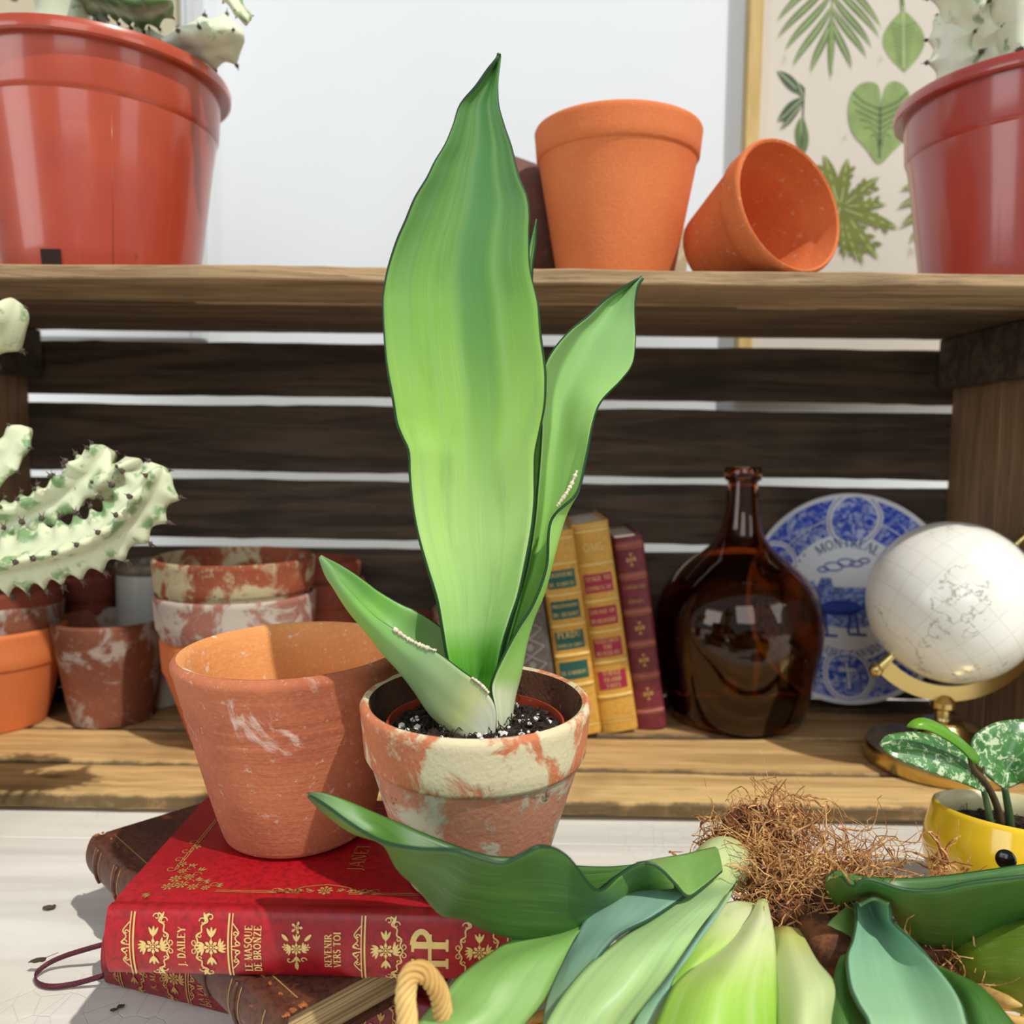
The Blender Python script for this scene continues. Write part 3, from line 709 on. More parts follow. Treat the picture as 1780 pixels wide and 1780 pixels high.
def euph_arm(parent, pts, rad, m, mspine, ridges=3, phase=0.0, tooth=0.022, depth=0.42, name='stem', world=True, end=1.0):
    depth = min(.60, depth * 1.35)
    """scalloped ridged stem along points; rad per point; spines on every tooth"""
    off = parent.location if world else Vector()
    pts = [Vector(p) - off for p in pts]; n = 90
    R = [Vector((r, 0, 0)) for r in rad]
    P_ = [cr(pts, (len(pts) - 1) * i / (n - 1)) for i in range(n)]; rr = [cr(R, (len(R) - 1) * i / (n - 1)).x for i in range(n)]
    s = [0]
    for i in range(1, n): s.append(s[-1] + (P_[i] - P_[i - 1]).length)
    K = ridges * 10; vs = []; uvs = []; sp = MB(); t0 = (P_[1] - P_[0]).normalized(); u = t0.orthogonal().normalized(); last = [None] * ridges
    u = Matrix.Rotation(phase, 3, t0) @ u
    for i in range(n):
        t_ = (P_[min(i + 1, n - 1)] - P_[max(i - 1, 0)]).normalized(); u = (u - t_ * u.dot(t_)).normalized(); w = t_.cross(u)
        e = max(0.0, (s[-1] - s[i]) / (rad[-1] * 1.1)); cap = sqrt(max(0.0, 1 - (1 - min(1, e)) ** 2)) * .93 + .07
        if i == n - 1: cap = .02
        for k in range(K):
            a = 2 * pi * k / K; q = int(round(a / (2 * pi / ridges))) % ridges; d = abs((a - q * 2 * pi / ridges + pi) % (2 * pi) - pi) / (pi / ridges)
            ridge = max(0.0, 1 - d) ** 1.7
            ph = (s[i] / tooth + q * .37) % 1.0; th = max(0.0, 1 - abs(2 * ph - 1)) ** 1.7
            r = rr[i] * 1.12 * cap * ((1 - depth) + depth * ridge * (0.58 + 0.55 * th))
            vs.append(P_[i] + (u * cos(a) + w * sin(a)) * r); uvs.append((k / K, ridge))
        for q in range(ridges):
            ph = (s[i] / tooth + q * .37) % 1.0
            if last[q] is not None and last[q] < .5 <= ph and cap > .35:
                a = 2 * pi * q / ridges; dr = u * cos(a) + w * sin(a); b = P_[i] + dr * rr[i] * cap * 1.12 * ((1 - depth) + depth * 1.12)
                sp.blob(b + dr * .0002, rr[i] * .11, 0, jit=.3)
                for sg in (-1, 1):
                    d2 = (dr + t_ * .2 + (w * cos(a) - u * sin(a)) * sg * .6).normalized(); sp.tube([b, b + d2 * rr[i] * .26], [rr[i] * .035, rr[i] * .006], 4)
            last[q] = ph
    me = bpy.data.meshes.new(name)
    fs = [(i * K + k, i * K + (k + 1) % K, (i + 1) * K + (k + 1) % K, (i + 1) * K + k) for i in range(n - 1) for k in range(K)] + [tuple(range(K - 1, -1, -1)), tuple((n - 1) * K + k for k in range(K))]
    me.from_pydata([tuple(v) for v in vs], [], fs); me.update(); ul = me.uv_layers.new(name='UVMap')
    for lp in me.loops: ul.data[lp.index].uv = uvs[lp.vertex_index]
    o = link(name, me, m, parent, None, 180)
    if sp.v: sp.build('spines', mspine, o, kind='stuff')
    return o

def soil_mat(name='potting_soil', c1=(40, 29, 22), c2=(92, 68, 50)):
    t = NT(name); v = t.coord(); n = t.noise(v, 320, 6, 0.7); c = t.mix(t.mask(n, 0.45, 0.75), S3(c1), S3(c2)); t.bump(n, 0.8, 0.003); return t.fin(c, 0.95)
M_SOIL = soil_mat()
M_PERL = plain('perlite_grains', (228, 226, 220), 0.9, 0.1, 300)
def soil_disc(parent, r, z, bumps=0.003, chunks=240, seed=0, cr_=0.0022, hole=None, name='soil'):
    rng = random.Random(seed); q = MB(); K = 64; Rn = 26; vs = [(0, 0, z)]
    for i in range(1, Rn + 1):
        for k in range(K):
            a = 2 * pi * k / K; rad = r * i / Rn; x, y = rad * cos(a), rad * sin(a)
            hh = noise.noise(Vector((x * 90 + seed, y * 90, 0))) * bumps + noise.noise(Vector((x * 400, y * 400, seed))) * bumps * .7
            vs.append((x, y, z + hh * (1 if i < Rn else 0)))
    fs = [(0, 1 + k, 1 + (k + 1) % K) for k in range(K)] + [(1 + (i - 1) * K + k, 1 + i * K + k, 1 + i * K + (k + 1) % K, 1 + (i - 1) * K + (k + 1) % K) for i in range(1, Rn) for k in range(K)]
    q.add(vs, fs)
    random.seed(seed)
    for _ in range(chunks):
        a = rng.uniform(0, 2 * pi); rad = r * .96 * sqrt(rng.random()); q.blob((rad * cos(a), rad * sin(a), z + rng.uniform(-.001, .0025)), rng.uniform(.3, 1) * cr_, 0, (rng.uniform(.5, 2), rng.uniform(.5, 2), rng.uniform(.5, 1)), .5)
    for _ in range(chunks // 3):
        a = rng.uniform(0, 2 * pi); rad = r * .9 * sqrt(rng.random()); x, y = rad * cos(a), rad * sin(a); b = rng.uniform(0, 6.28); l = rng.uniform(.003, .009)
        q.tube([(x, y, z + .002), (x + cos(b) * l * .5, y + sin(b) * l * .5, z + .004 + rng.uniform(0, .003)), (x + cos(b) * l, y + sin(b) * l, z + .002)], .0003, 4)
    return q.build(name, M_SOIL, parent, None, kind=None)
def perlite(parent, r, z, n, seed, s=0.0014):
    rng = random.Random(seed); random.seed(seed); q = MB()
    for _ in range(n):
        a = rng.uniform(0, 2 * pi); rad = r * .93 * sqrt(rng.random()); q.blob((rad * cos(a), rad * sin(a), z + .0015), rng.uniform(.3, 1) ** 2 * s * 1.5 + s * .2, 0, (1, rng.uniform(.7, 1.2), .9), .25)
    q.build('perlite', M_PERL, parent, None, kind='stuff')

# ------------------------------------------------------------------ two big red plastic pots
t = NT('red_plastic'); v = t.coord(); n = t.noise(v, 9, 4); z = t.sep(v)[2]
c = t.mix(t.mask(n, 0.35, 0.65), S(182, 74, 44), S(168, 62, 40))
ms = t.noise(t.coord((60, 60, 4)), 1.0, 5, 0.6)
c = t.mix(t.math('MULTIPLY', t.mask(ms, 0.55, 0.75), 0.3), c, S(198, 96, 66))
dz = t.math('MULTIPLY', t.mask(t.noise(v, 70, 5, 0.7), 0.66, 0.70), t.math('SUBTRACT', 1.0, t.mask(z, 0.02, 0.07)))
c = t.mix(t.math('MULTIPLY', dz, 0.8), c, S(60, 34, 28))
M_RED = t.fin(c, 0.32, **{'Coat Weight': 0.6, 'Coat Roughness': 0.10, 'Subsurface Weight': 0.0})
t = NT('red_plastic_dull'); v = t.coord(); n = t.noise(v, 9, 4)
c = t.mix(t.mask(n, 0.35, 0.65), S(172, 62, 50), S(158, 54, 46)); M_RED2 = t.fin(c, 0.34, **{'Coat Weight': 0.8, 'Coat Roughness': 0.12})
M_HOLE = plain('hole_dark', (40, 16, 12), 0.9)
def plastic_pot(parent, rr, rb, h, m, hole_a=None, seam=None):
    rc = rr - .0125
    p = [(0, 0.002), (rb - .008, 0.002), (rb - .006, 0), (rb - .001, .0005), (rb, .003)]
    p += [(rb + (rc - .002 - rb) * k / 8, .003 + (h - .052 - .003) * k / 8) for k in range(1, 9)]
    p += [(rc - .0005, h - .050), (rc + .0012, h - .046), (rc + .003, h - .013), (rc + .0035, h - .011), (rr - .002, h - .012), (rr, h - .0105), (rr + .0005, h - .005), (rr - .001, h - .001), (rr - .004, h), (rr - .0075, h - .0008), (rr - .009, h - .004)]
    p += [(rc - .001, h - .05), (rb - .003, .006), (0, .006)]
    q = MB(); q.lathe(p, 128); o = q.build('pot', m, parent, 40)
    if hole_a is not None:
        q = MB(); a0, a1 = hole_a; n = 8; vs = []
        for i in range(n + 1):
            a = a0 + (a1 - a0) * i / n
            for z_ in (0.0, 0.0135):
                r_ = rb + (rc - .002 - rb) * z_ / (h - .052) + .0006; vs.append((r_ * cos(a), r_ * sin(a), z_ + .0004))
        q.add(vs, [(2 * i, 2 * i + 2, 2 * i + 3, 2 * i + 1) for i in range(n)]); q.build('drain_hole', M_HOLE, o)
    if seam is not None:
        q = MB(); q.tube([((rb + .0002) * cos(seam), (rb + .0002) * sin(seam), .004), ((rc - .0022) * cos(seam), (rc - .0022) * sin(seam), h - .054)], .0003, 5)
        q.build('moulding_seam', m, o, 180)
    return o
pc = thing('potted_cactus', 'cream ridged cactus in a large red plastic pot at the left of the crate top', 'potted plant', (PY(176, 463, 0.80).x, 0.80, TOP))
plastic_pot(pc, 0.118, 0.0865, 0.190, M_RED, (radians(-95), radians(-84.0)), radians(-58))
soil_disc(pc, 0.101, 0.168, .003, 60, 3)
A = euph_arm
A(pc, [(pc.location.x - .035, .80, TOP + .166), PY(116, 40, .80), PY(112, -60, .80), PY(108, -220, .80)], [.026, .026, .025, .020], EU_B, M_SPINE, 3, .6, .030, .22)
A(pc, [(pc.location.x + .030, .80, TOP + .166), PY(225, 76, .790), PY(262, 74, .785), PY(300, 80, .780)], [.010, .011, .013, .012], EU_B, M_SPINE, 3, 1.0, .016, .40)
A(pc, [PY(290, 82, .78), PY(325, 70, .775), PY(365, 66, .772), PY(398, 63, .77), PY(425, 62, .77)], [.011, .0185, .0230, .020, .011], EU_B, M_SPINE, 3, .4, .022, .36)
A(pc, [PY(128, 10, .80), PY(165, -8, .78), PY(200, -2, .765), PY(245, 8, .75), PY(300, 2, .74)], [.012, .016, .018, .018, .010], EU_G, M_SPINE, 3, 2.6, .018, .42)
A(pc, [PY(128, -30, .80), PY(190, -80, .77), PY(330, -70, .74), PY(385, -20, .73), PY(432, 40, .725)], [.010, .010, .009, .008, .006], EU_A, M_SPINE, 3, .4, .018, .38)
pd = thing('potted_cactus', 'pale thorny cactus in a red plastic pot at the right end of the crate top', 'potted plant', (PY(1781, 470, 0.80).x, 0.80, TOP))
plastic_pot(pd, 0.119, 0.0875, 0.181, M_RED2)
soil_disc(pd, 0.101, 0.160, .003, 60, 4)
dl = pd.location
A(pd, [(dl.x - .060, .80, TOP + .156), PY(1658, 120, .80), PY(1650, 75, .80), PY(1640, 22, .80)], [.021, .021, .019, .013], EU_B, M_SPINE, 3, .4, .020, .40)
A(pd, [(dl.x - .030, .79, TOP + .156), PY(1716, 90, .79), PY(1692, 40, .79), PY(1665, -10, .79), PY(1640, -90, .79)], [.021, .022, .021, .020, .014], EU_B, M_SPINE, 3, 2.0, .024, .38)
A(pd, [(dl.x - .005, .79, TOP + .156), PY(1765, 60, .78), PY(1762, -20, .78), PY(1762, -160, .78)], [.030, .031, .031, .02], EU_B, M_SPINE, 3, 3.4, .040, .25)

# ------------------------------------------------------------------ cactus reaching in from the left, its pot just outside the photo
pe = thing('potted_cactus', 'cream and green ridged cactus reaching in from the left over the crate pots', 'potted plant', (-0.474, 0.628, 0.0))
q = MB(); q.lathe(pot_profile(0.064, 0.050, 0.10, 0.03, 0.006)); q.build('pot', TC_DARK, pe, 38)
soil_disc(pe, .0555, .086, .003, 60, 8)
el = pe.location
A(pe, [(el.x, .628, .082), (el.x - .004, .640, .13), PY(-70, 985, .655), PY(-75, 850, .66), PY(-90, 640, .67), PY(-90, 480, .67)], [.024, .025, .025, .025, .024, .018], EU_A, M_SPINE, 3, .3, .028, .30)
A(pe, [PY(-70, 990, .655), PY(-15, 985, .64), PY(60, 968, .63), PY(140, 950, .62), PY(205, 918, .615), PY(250, 868, .615), PY(283, 810, .615)], [.018, .021, .023, .021, .020, .021, .018], EU_A, M_SPINE, 4, .9, .017, .44)
A(pe, [PY(-70, 935, .655), PY(-10, 915, .65), PY(50, 893, .645), PY(110, 862, .64), PY(155, 822, .64), PY(188, 778, .64)], [.016, .018, .018, .019, .020, .016], EU_A, M_SPINE, 4, 1.9, .017, .44)
A(pe, [PY(150, 850, .645), PY(185, 840, .64), PY(222, 815, .64), PY(246, 800, .645)], [.010, .015, .013, .009], EU_A, M_SPINE, 3, .2, .018, .38)
A(pe, [PY(-75, 880, .665), PY(-20, 835, .66), PY(18, 795, .66), PY(48, 742, .66)], [.013, .014, .015, .012], EU_A, M_SPINE, 3, 1.2, .019, .42)
A(pe, [PY(-90, 640, .67), PY(-45, 596, .665), PY(0, 562, .66), PY(26, 520, .66)], [.016, .019, .020, .014], EU_A, M_SPINE, 3, 2.2, .026, .36)

# ------------------------------------------------------------------ books
def leather(name, c1, c2, wear=None, rough=0.42, scale=260, seed=0.0):
    t = NT(name); v = t.coord(); n = t.noise(v, scale, 5, 0.7); b = t.noise(v, 16, 4)
    c = t.mix(t.mask(n, 0.42, 0.66), S3(c1), S3(c2)); c = t.mix(t.math('MULTIPLY', t.mask(b, 0.45, 0.7), 0.5), c, S3(c2))
    if wear:
        g = t.n('ShaderNodeNewGeometry'); w = t.noise(v, 60, 6, 0.75, 0.6)
        c = t.mix(t.math('MULTIPLY', t.mask(w, 0.60, 0.66), 0.85), c, S3(wear))
    t.bump(n, 0.12, 0.0008); return t.fin(c, rough)
M_BRED = leather('red_leather', (164, 14, 26), (128, 8, 20)); M_BRED2 = leather('dark_red_leather', (140, 30, 38), (106, 18, 28))
M_BBROWN = leather('brown_leather', (92, 52, 36), (62, 32, 24), (150, 84, 40), 0.5)
M_BYEL = leather('ochre_leather', (206, 158, 70), (188, 138, 54), rough=0.4); M_BBURG = leather('burgundy_leather', (116, 40, 50), (92, 26, 38), rough=0.4)
M_BGREY = leather('grey_cloth', (96, 88, 82), (72, 62, 58), rough=0.5)
M_GOLD = plain('gold_foil', (228, 200, 128), 0.38, 0.08, 200, **{'Metallic': 0.35}); M_GOLDD = plain('dull_gold_foil', (190, 150, 84), 0.45, 0.12, 200, **{'Metallic': 0.3})
t = NT('page_edges'); v = t.coord((3, 3, 900)); n = t.noise(v, 1.0, 4, 0.7); t.bump(n, 0.5, 0.001); M_PAGE = t.fin(t.mix(t.mask(n, 0.4, 0.62), S(196, 170, 126), S(126, 98, 62)), 0.85)
M_PAGEW = plain('page_block', (214, 204, 184), 0.8, 0.1, 300)
M_LGREEN = plain('green_label', (28, 84, 74), 0.45); M_LRED = plain('red_label', (158, 34, 62), 0.45)
M_BANDY = plain('ochre_band', (222, 184, 104), 0.32, 0.1, 80); M_BANDB = plain('burgundy_band', (176, 92, 88), 0.35, 0.15, 80)
SPB = 0.0035                                # how far the spine bulges
def book(root, L, W, T, mcov, mpage, hinge=True, parts=True):
    """x: along the spine, y: away from the spine (spine at y = 0), z: thickness"""
    c = 0.003; o = []
    for i in range(13):
        a = i / 12; z = T * a; yy = SPB * ((2 * a - 1) ** 2) - 0; o.append((yy, z))
    o = [(SPB * ((2 * i / 12 - 1) ** 2), .0012 + (T - .0024) * i / 12) for i in range(13)]
    top = [(SPB + .0015, T), (SPB + .005, T + .0001)] + ([(SPB + .007, T - .0008), (SPB + .0085, T - .0009), (SPB + .0105, T + .0001)] if hinge else []) + [(W * .5, T + .0002), (W, T)]
    bot = [(y, T - z) for y, z in top]
    outer = bot[::-1] + o + top
    inner = [(W, c)] + [(SPB + .004, c), (SPB + .003, T / 2), (SPB + .004, T - c)] + [(W, T - c)]
    q = MB(); k = len(outer); n = 2
    prof = outer + inner[::-1]; m = len(prof)
    q.add([(x, y, z) for x in (0, L) for (y, z) in prof], [(i, (i + 1) % m, m + (i + 1) % m, m + i) for i in range(m)])
    me_c = q
    bm = bmesh.new(); me = q.mesh('cover'); bm.from_mesh(me); bm.verts.ensure_lookup_table()
    for s in (0, m):
        es = []
        for i in range(m):
            e = bm.edges.get((bm.verts[s + i], bm.verts[s + (i + 1) % m])); es.append(e)
        bmesh.ops.triangle_fill(bm, edges=es, use_beauty=True)
    bmesh.ops.recalc_face_normals(bm, faces=bm.faces); bm.to_mesh(me); bm.free()
    cov = link('cover', me, mcov, root, None, 40)
    q = MB(); q.box((.003, SPB + .0032, c + .0001), (L - .003, W - .003, T - c - .0001)); q.build('page_block', mpage, root)
    return cov
def spine_f(T, off=0.00025):
    return lambda s, t_: Vector((s, SPB * ((2 * t_ / T - 1) ** 2) - off, t_))
def top_f(T, off=0.0004):
    return lambda s, w: Vector((s, w, T + off))
def frame_of(root, origin, xdir, zdir=Vector((0, 0, 1))):
    x = Vector(xdir).normalized(); z = Vector(zdir).normalized(); y = z.cross(x).normalized(); z = x.cross(y)
    root.matrix_world = Matrix(((x.x, y.x, z.x, origin[0]), (x.y, y.y, z.y, origin[1]), (x.z, y.z, z.z, origin[2]), (0, 0, 0, 1)))
Z0A, T3 = 0.0002, 0.0348; Z0B = Z0A + T3 + .0004; T2 = 0.0265; Z0C = Z0B + T2 + .0006; T1 = 0.0345; BOOKTOP = Z0C + T1 + .0003

def spine_text(mb, s, T, txt, h, f, c0=None):   # reads from the bottom of the spine upward when the book lies flat
    w = sum(GL[ch][0] + .07 for ch in txt) * h; t0 = T / 2 - w / 2 if c0 is None else c0
    text(mb, txt, h, lambda a, b: f(s - b, t0 + a), 0, bold=1.15)
def monogram(q, x, T, f):
    h = T * .62; g = lambda a, b: f(x - b, T * .16 + a)      # drawn in text space: a up the spine, b back along it
    for p in ([(0, h * .62), (h * .30, h * .62)], ):
        pass
    K = .16 * h
    stripquads(q, [(0.02 * h, .10 * h), (.02 * h, .95 * h)][::1], 0.0001, g)
    for a in (.25, .70):
        stripquads(q, [(a * h, -.02 * h), (a * h, .80 * h)], K, g); stripquads(q, [((a - .16) * h, .80 * h), ((a + .12) * h, .80 * h)], K * .4, g); stripquads(q, [((a - .14) * h, 0), ((a + .14) * h, 0)], K * .4, g)
    stripquads(q, [(.10 * h, .40 * h), (.95 * h, .40 * h)], K * .5, g)
    pt = [(.70 * h + .30 * h * cos(radians(a_)) * 1.0, .60 * h + .20 * h * sin(radians(a_))) for a_ in range(90, -91, -15)]
    stripquads(q, pt, K * .8, g)
    pt = [(p.x, p.y) for p in spline([(.25 * h, .82 * h, 0), (.02 * h, .98 * h, 0), (-.12 * h, .84 * h, 0), (-.04 * h, .74 * h, 0)], 12)]; stripquads(q, pt, K * .5, g)


# --- the stack of three: long red volume on top, brown one askew, red one at the bottom
# sizes along the spine are scaled so that the ornament spacing matches
def red_book(name, label, origin, xdir, L, W, T, mcov, words, gold, cover_art):
    r = thing(name, label, 'book', origin); frame_of(r, origin, xdir)
    cov = book(r, L, W, T, mcov, M_PAGEW); f = spine_f(T, .0004); q = MB()
    rail(q, .0145, T, -1, f); bracket(q, .0262, T, 1, f); sprig(q, .0245, T / 2, T * .74, f)
    spine_text(q, .0405, T, words[0], .0039, f, T * .19)
    bracket(q, .0520, T, -1, f); sprig(q, .0535, T / 2, T * .74, f)
    rail(q, .0620, T, 1, f)
    for i, w in enumerate(words[1]): spine_text(q, .0738 + .0046 * i, T, w, .0037, f, T * .12)
    cx = .0960; sprig(q, cx, T / 2, T * .56, f); flower(q, cx, T * .80, T * .085, f, n=5); petal(q, cx, T * .30, -pi / 2, 0, T * .14, T * .06, f)
    for s in (-1, 1):
        flower(q, cx + s * T * .15, T * .53, T * .055, f, n=6); curl(q, cx + s * T * .10, T * .33, T * .05, 0, s * .8, T * .018, f); petal(q, cx + s * T * .12, T * .62, pi / 2 - s * .8, 0, T * .13, T * .05, f)
    for i, w in enumerate(words[2]): spine_text(q, .1135 + .0045 * i, T, w, .0035, f, T * .22)
    rail(q, .1300, T, -1, f); sprig(q, .1405, T / 2, T * .74, f); bracket(q, .1425, T, 1, f)
    monogram(q, .1710, T, f)
    bracket(q, .1835, T, -1, f); sprig(q, .1870, T / 2, T * .70, f); bracket(q, .1905, T, 1, f); rail(q, .2010, T, 1, f)
    q.build('spine_gilding', gold, cov, flip=False)
    if cover_art:
        g = top_f(T); q = MB(); x0, x1, y0, y1 = .018, L - .014, .020, W - .012; w = .0005
        for d in (0, .0014):
            for (pa, pb) in (((x0 + d, y0 + .022), (x0 + d, y1 - .02)), ((x0 + .030, y0 + d), (L * .44, y0 + d)), ((L * .56, y0 + d), (x1 - .03, y0 + d)), ((x0 + .03, y1 - d), (x1 - .03, y1 - d)), ((x1 - d, y0 + .022), (x1 - d, y1 - .02))):
                stripquads(q, [pa, pb], w, g)
        for (cx, cy, sx, sy) in ((x0, y0, 1, 1), (x0, y1, 1, -1), (x1, y0, -1, 1), (x1, y1, -1, -1)):
            for (a, b_, r_) in ((.004, .004, .0035), (.010, .006, .0036), (.017, .004, .003), (.0045, .012, .0034), (.011, .014, .003), (.005, .020, .0026), (.024, .0035, .0024)):
                flower(q, cx + sx * a, cy + sy * b_, r_, g, n=7); curl(q, cx + sx * (a + .003), cy + sy * (b_ + .003), .0026, 0, .9, .0004, g)
            for (a, b_, an) in ((.020, .009, .3), (.014, .020, 1.2), (.008, .024, 1.5), (.028, .006, .1), (.016, .010, .8), (-.002, -.003, 3.9)):
                for dd in (-.5, 0, .5):
                    aa = an + dd; aa = aa if sx > 0 else pi - aa; aa = aa if sy > 0 else -aa
                    petal(q, cx + sx * a, cy + sy * b_, aa, 0, .0045, .0012, g)
        flower(q, L * .5, y0 + .003, .0042, g, n=8)
        for s in (-1, 1):
            sp = spline([(L * .5 + s * .030, y0 + .001, 0), (L * .5 + s * .020, y0 + .0002, 0), (L * .5 + s * .012, y0 + .006, 0), (L * .5, y0 + .009, 0)], 20); stripquads(q, [(p.x, p.y) for p in sp], .0006, g)
            for k in range(4): petal(q, L * .5 + s * (.006 + .005 * k), y0 + .002, s * .5 if s > 0 else pi - .5, 0, .005, .0014, g); curl(q, L * .5 + s * (.008 + .006 * k), y0 + .003, .0024, 0, s * .9, .0004, g)
        for k, yy in enumerate((.35, .5)):
            flower(q, x0 + .002, W * yy, .0028, g, n=6); curl(q, x0 - .002, W * yy + .005, .003, 0, .9, .0005, g); curl(q, x0 - .002, W * yy - .005, .003, 0, -.9, .0005, g)
        text(q, 'JANET', .0085, lambda a, b: g(.120 - b, .044 + a), 0, bold=.7)
        q.build('cover_gilding', M_GOLDD, cov, flip=False)
    return r
ob = PZ(183, 1700, Z0C)
bdir = PZ(900, 1700, Z0C) - ob; 
ob = Vector((ob.x, ob.y, Z0C))
WRD = ('J. DAILEY', ('LE MASQUE', 'DE BRONZE'), ('REVENIR', 'VERS TOI'))
b1 = red_book('book', 'glossy red gilt book on top of the stack, under the two clay pots', ob, (1, -0.012, 0), 0.210, 0.135, T1, M_BRED, WRD, M_GOLD, True)

o3 = PZ(176, 1717, Z0A)
b3 = red_book('book', 'dark red gilt book at the bottom of the stack, with a ribbon loop', Vector((o3.x, o3.y, Z0A)), (0.951, -0.305, 0), 0.215, 0.135, T3, M_BRED2, ('A. MALLE', ('LA FALAISE', 'DU DIABLE'), ('REVENIR', 'ENSEMBLE')), M_GOLDD, False)
# ribbon loop
t = NT('ribbon'); n = t.noise(t.coord((900, 900, 900)), 1.0, 2); t.bump(n, 0.5, 0.0005); M_RIB = t.fin(t.mix(t.mask(n, .4, .6), S(96, 22, 44), S(66, 14, 30)), 0.6)
q = MB(); rp = [PZ(186, 1640, .020), PZ(150, 1650, .016), PZ(112, 1662, .011), PZ(82, 1676, .007), PZ(62, 1694, .0045), PZ(66, 1709, .003), PZ(90, 1715, .003), PZ(130, 1710, .004), PZ(180, 1696, .010)]
sp = spline([p for p in rp], 60); vs = []
inv = b3.matrix_world.inverted()
for i, p in enumerate(sp):
    vs += [inv @ (p + Vector((0, 0, .0016))), inv @ (p + Vector((0, 0, -.0016)))]
q.add(vs, [(2 * i, 2 * i + 2, 2 * i + 3, 2 * i + 1) for i in range(len(sp) - 1)])
o = q.build('ribbon_marker', M_RIB, b3, 180, label='dark burgundy ribbon loop'); sm = o.modifiers.new('thickness', 'SOLIDIFY'); sm.thickness = .0009; sm.offset = 0

# brown leather book across the stack
pA = PZ(148, 1500, Z0B); pB = PZ(500, 1800, Z0B)
pA = Vector((-0.286, 0.545, Z0B)); pB = Vector((-0.108, 0.369, Z0B))
bb = thing('book', 'worn brown leather book lying askew between the two red books', 'book', pA); frame_of(bb, pA, (pB - pA))
LB = (pB - pA).length
cb = book(bb, LB, .150, T2, M_BBROWN, M_PAGE, True)
f = spine_f(T2, .0003)
for s in (.018, .050, .082, .114, .146, .178, .210):
    q = MB(); q.tube([f(s, T2 * (.06 + .88 * k / 10)) for k in range(11)], .0013, 5); q.build('raised_band', M_BBROWN, cb, 180)
q = MB(); 
for s in (.014, .024, .046, .056, .205, .215, LB - .012):
    stripquads(q, [(s, T2 * .08), (s, T2 * .92)], .0007, f)
g = top_f(T2); stripquads(q, [(.010, .016), (LB - .006, .016)], .0007, g); 
q.build('gilt_lines', M_GOLDD, cb, flip=False)
M_FRAY = plain('frayed_leather', (168, 96, 44), 0.9, 0.35, 300)
random.seed(5); q = MB()
for (a, b_) in (((.002, .0135, T2 - .0006), (LB - .001, .0135, T2 - .0006)), ((LB, .004, T2), (LB, .018, T2)), ((.0, .003, T2), (0, .012, T2))):
    a = Vector(a); b_ = Vector(b_)
    for k in range(110 if (b_ - a).length > .05 else 22):
        if random.random() < .35: continue
        q.blob(a + (b_ - a) * random.random() + Vector((0, random.uniform(-.0012, .0012), random.uniform(-.0004, .0004))), random.uniform(.0004, .0014), 0, (1.6, .8, .5), .4)
q.build('frayed_edge', M_FRAY, cb, kind='stuff')

# --- four books standing in the crate, leaning left
def stand(label, px, py, L, W, T, m, lean, mp=M_PAGEW, hinge=False):
    o = PZ(px, py, FLZ); a = radians(lean); up = Vector((-sin(a), 0, cos(a)))
    r = thing('book', label, 'book', o)
    r['label'] = label
    org = Vector((o.x, o.y, FLZ + T * sin(a) + .0006)); frame_of(r, org, up, (-cos(a), 0, -sin(a)))
    return r, book(r, L, W, T, m, mp, hinge)
def hv(T, off=.0004):                      # text on a standing spine: a to the right, b up
    g = spine_f(T, off); return lambda a, b: g(b, T - a)
def bands(cov, T, ss, m, r=.0022):
    g = spine_f(T, -.0004)
    for s in ss:
        q = MB(); q.tube([g(s, T * (.03 + .94 * k / 10)) for k in range(11)], r, 7); q.build('raised_band', m, cov, 180)
def labels(cov, T, rows, m, h):
    f = hv(T, .0003); f2 = hv(T, .0006)
    for (s0, lines) in rows:
        n = 8; vs = []; q = MB()
        for i in range(n + 1):
            a = T * (.12 + .76 * i / n); vs += [f(a, s0), f(a, s0 + h)]
        q.add(vs, [(2 * i, 2 * i + 2, 2 * i + 3, 2 * i + 1) for i in range(n)])
        lh = h * (.34 if len(lines) < 3 else .22)
        for j, w in enumerate(lines):
            yy = s0 + h * (1 - (j + .72) / len(lines)) - (.0 if len(lines) > 1 else -.0)
            tw = sum(GL[c][0] + .07 for c in w) * lh; k = min(1.0, T * .68 / tw)
            text(q, w, lh * k, lambda a, b, yy=yy: f2(T / 2 + a, yy + b), 1, center=True)
        q.build('title_label', [m, M_GOLD], cov, flip=False)
bk, cv = stand('grey cloth book with a diamond pattern, leftmost of the upright books and half hidden', 978, 1288, .150, .11, .042, M_BGREY, 9)
q = MB(); f = hv(.042)
M_SILV = plain('silver_tooling', (150, 146, 140), 0.4, 0.1, 100)
for k in range(7):
    y = .012 + k * .019
    for s in (0, 1): stripquads(q, [(.006, y + .0095), (.021, y + .019 * s), (.036, y + .0095)], .0009, f)
    flower(q, .021, y + .0095, .004, f, n=6)
q.build('tooling', M_SILV, cv, flip=False)
L_ = .222
bk, cv = stand('ochre leather book with green title labels, among the upright books', 1046, 1284, L_, .15, .0400, M_BYEL, 9)
bands(cv, .040, (.055, .088, .121, .154, .187), M_BANDY); labels(cv, .040, [(.062, ['LE CARIBOU']), (.095, ['PERDU', 'DANS LE GREY']), (.128, ['PRISONNIERS', 'DU DESERT']), (.161, ['CROISIERE', 'DE TEMPETE'])], M_LGREEN, .0195)
f = hv(.040)
for y, w in ((.010, .0022), (.214, .0016)):
    q = MB(); stripquads(q, [(.002, y), (.038, y)], w, f); q.build('gilt_line', M_GOLD, cv, flip=False)
bk, cv = stand('taller ochre leather book with crimson title labels, beside the burgundy one', 1110, 1278, .231, .15, .0400, M_BYEL, 9.5)
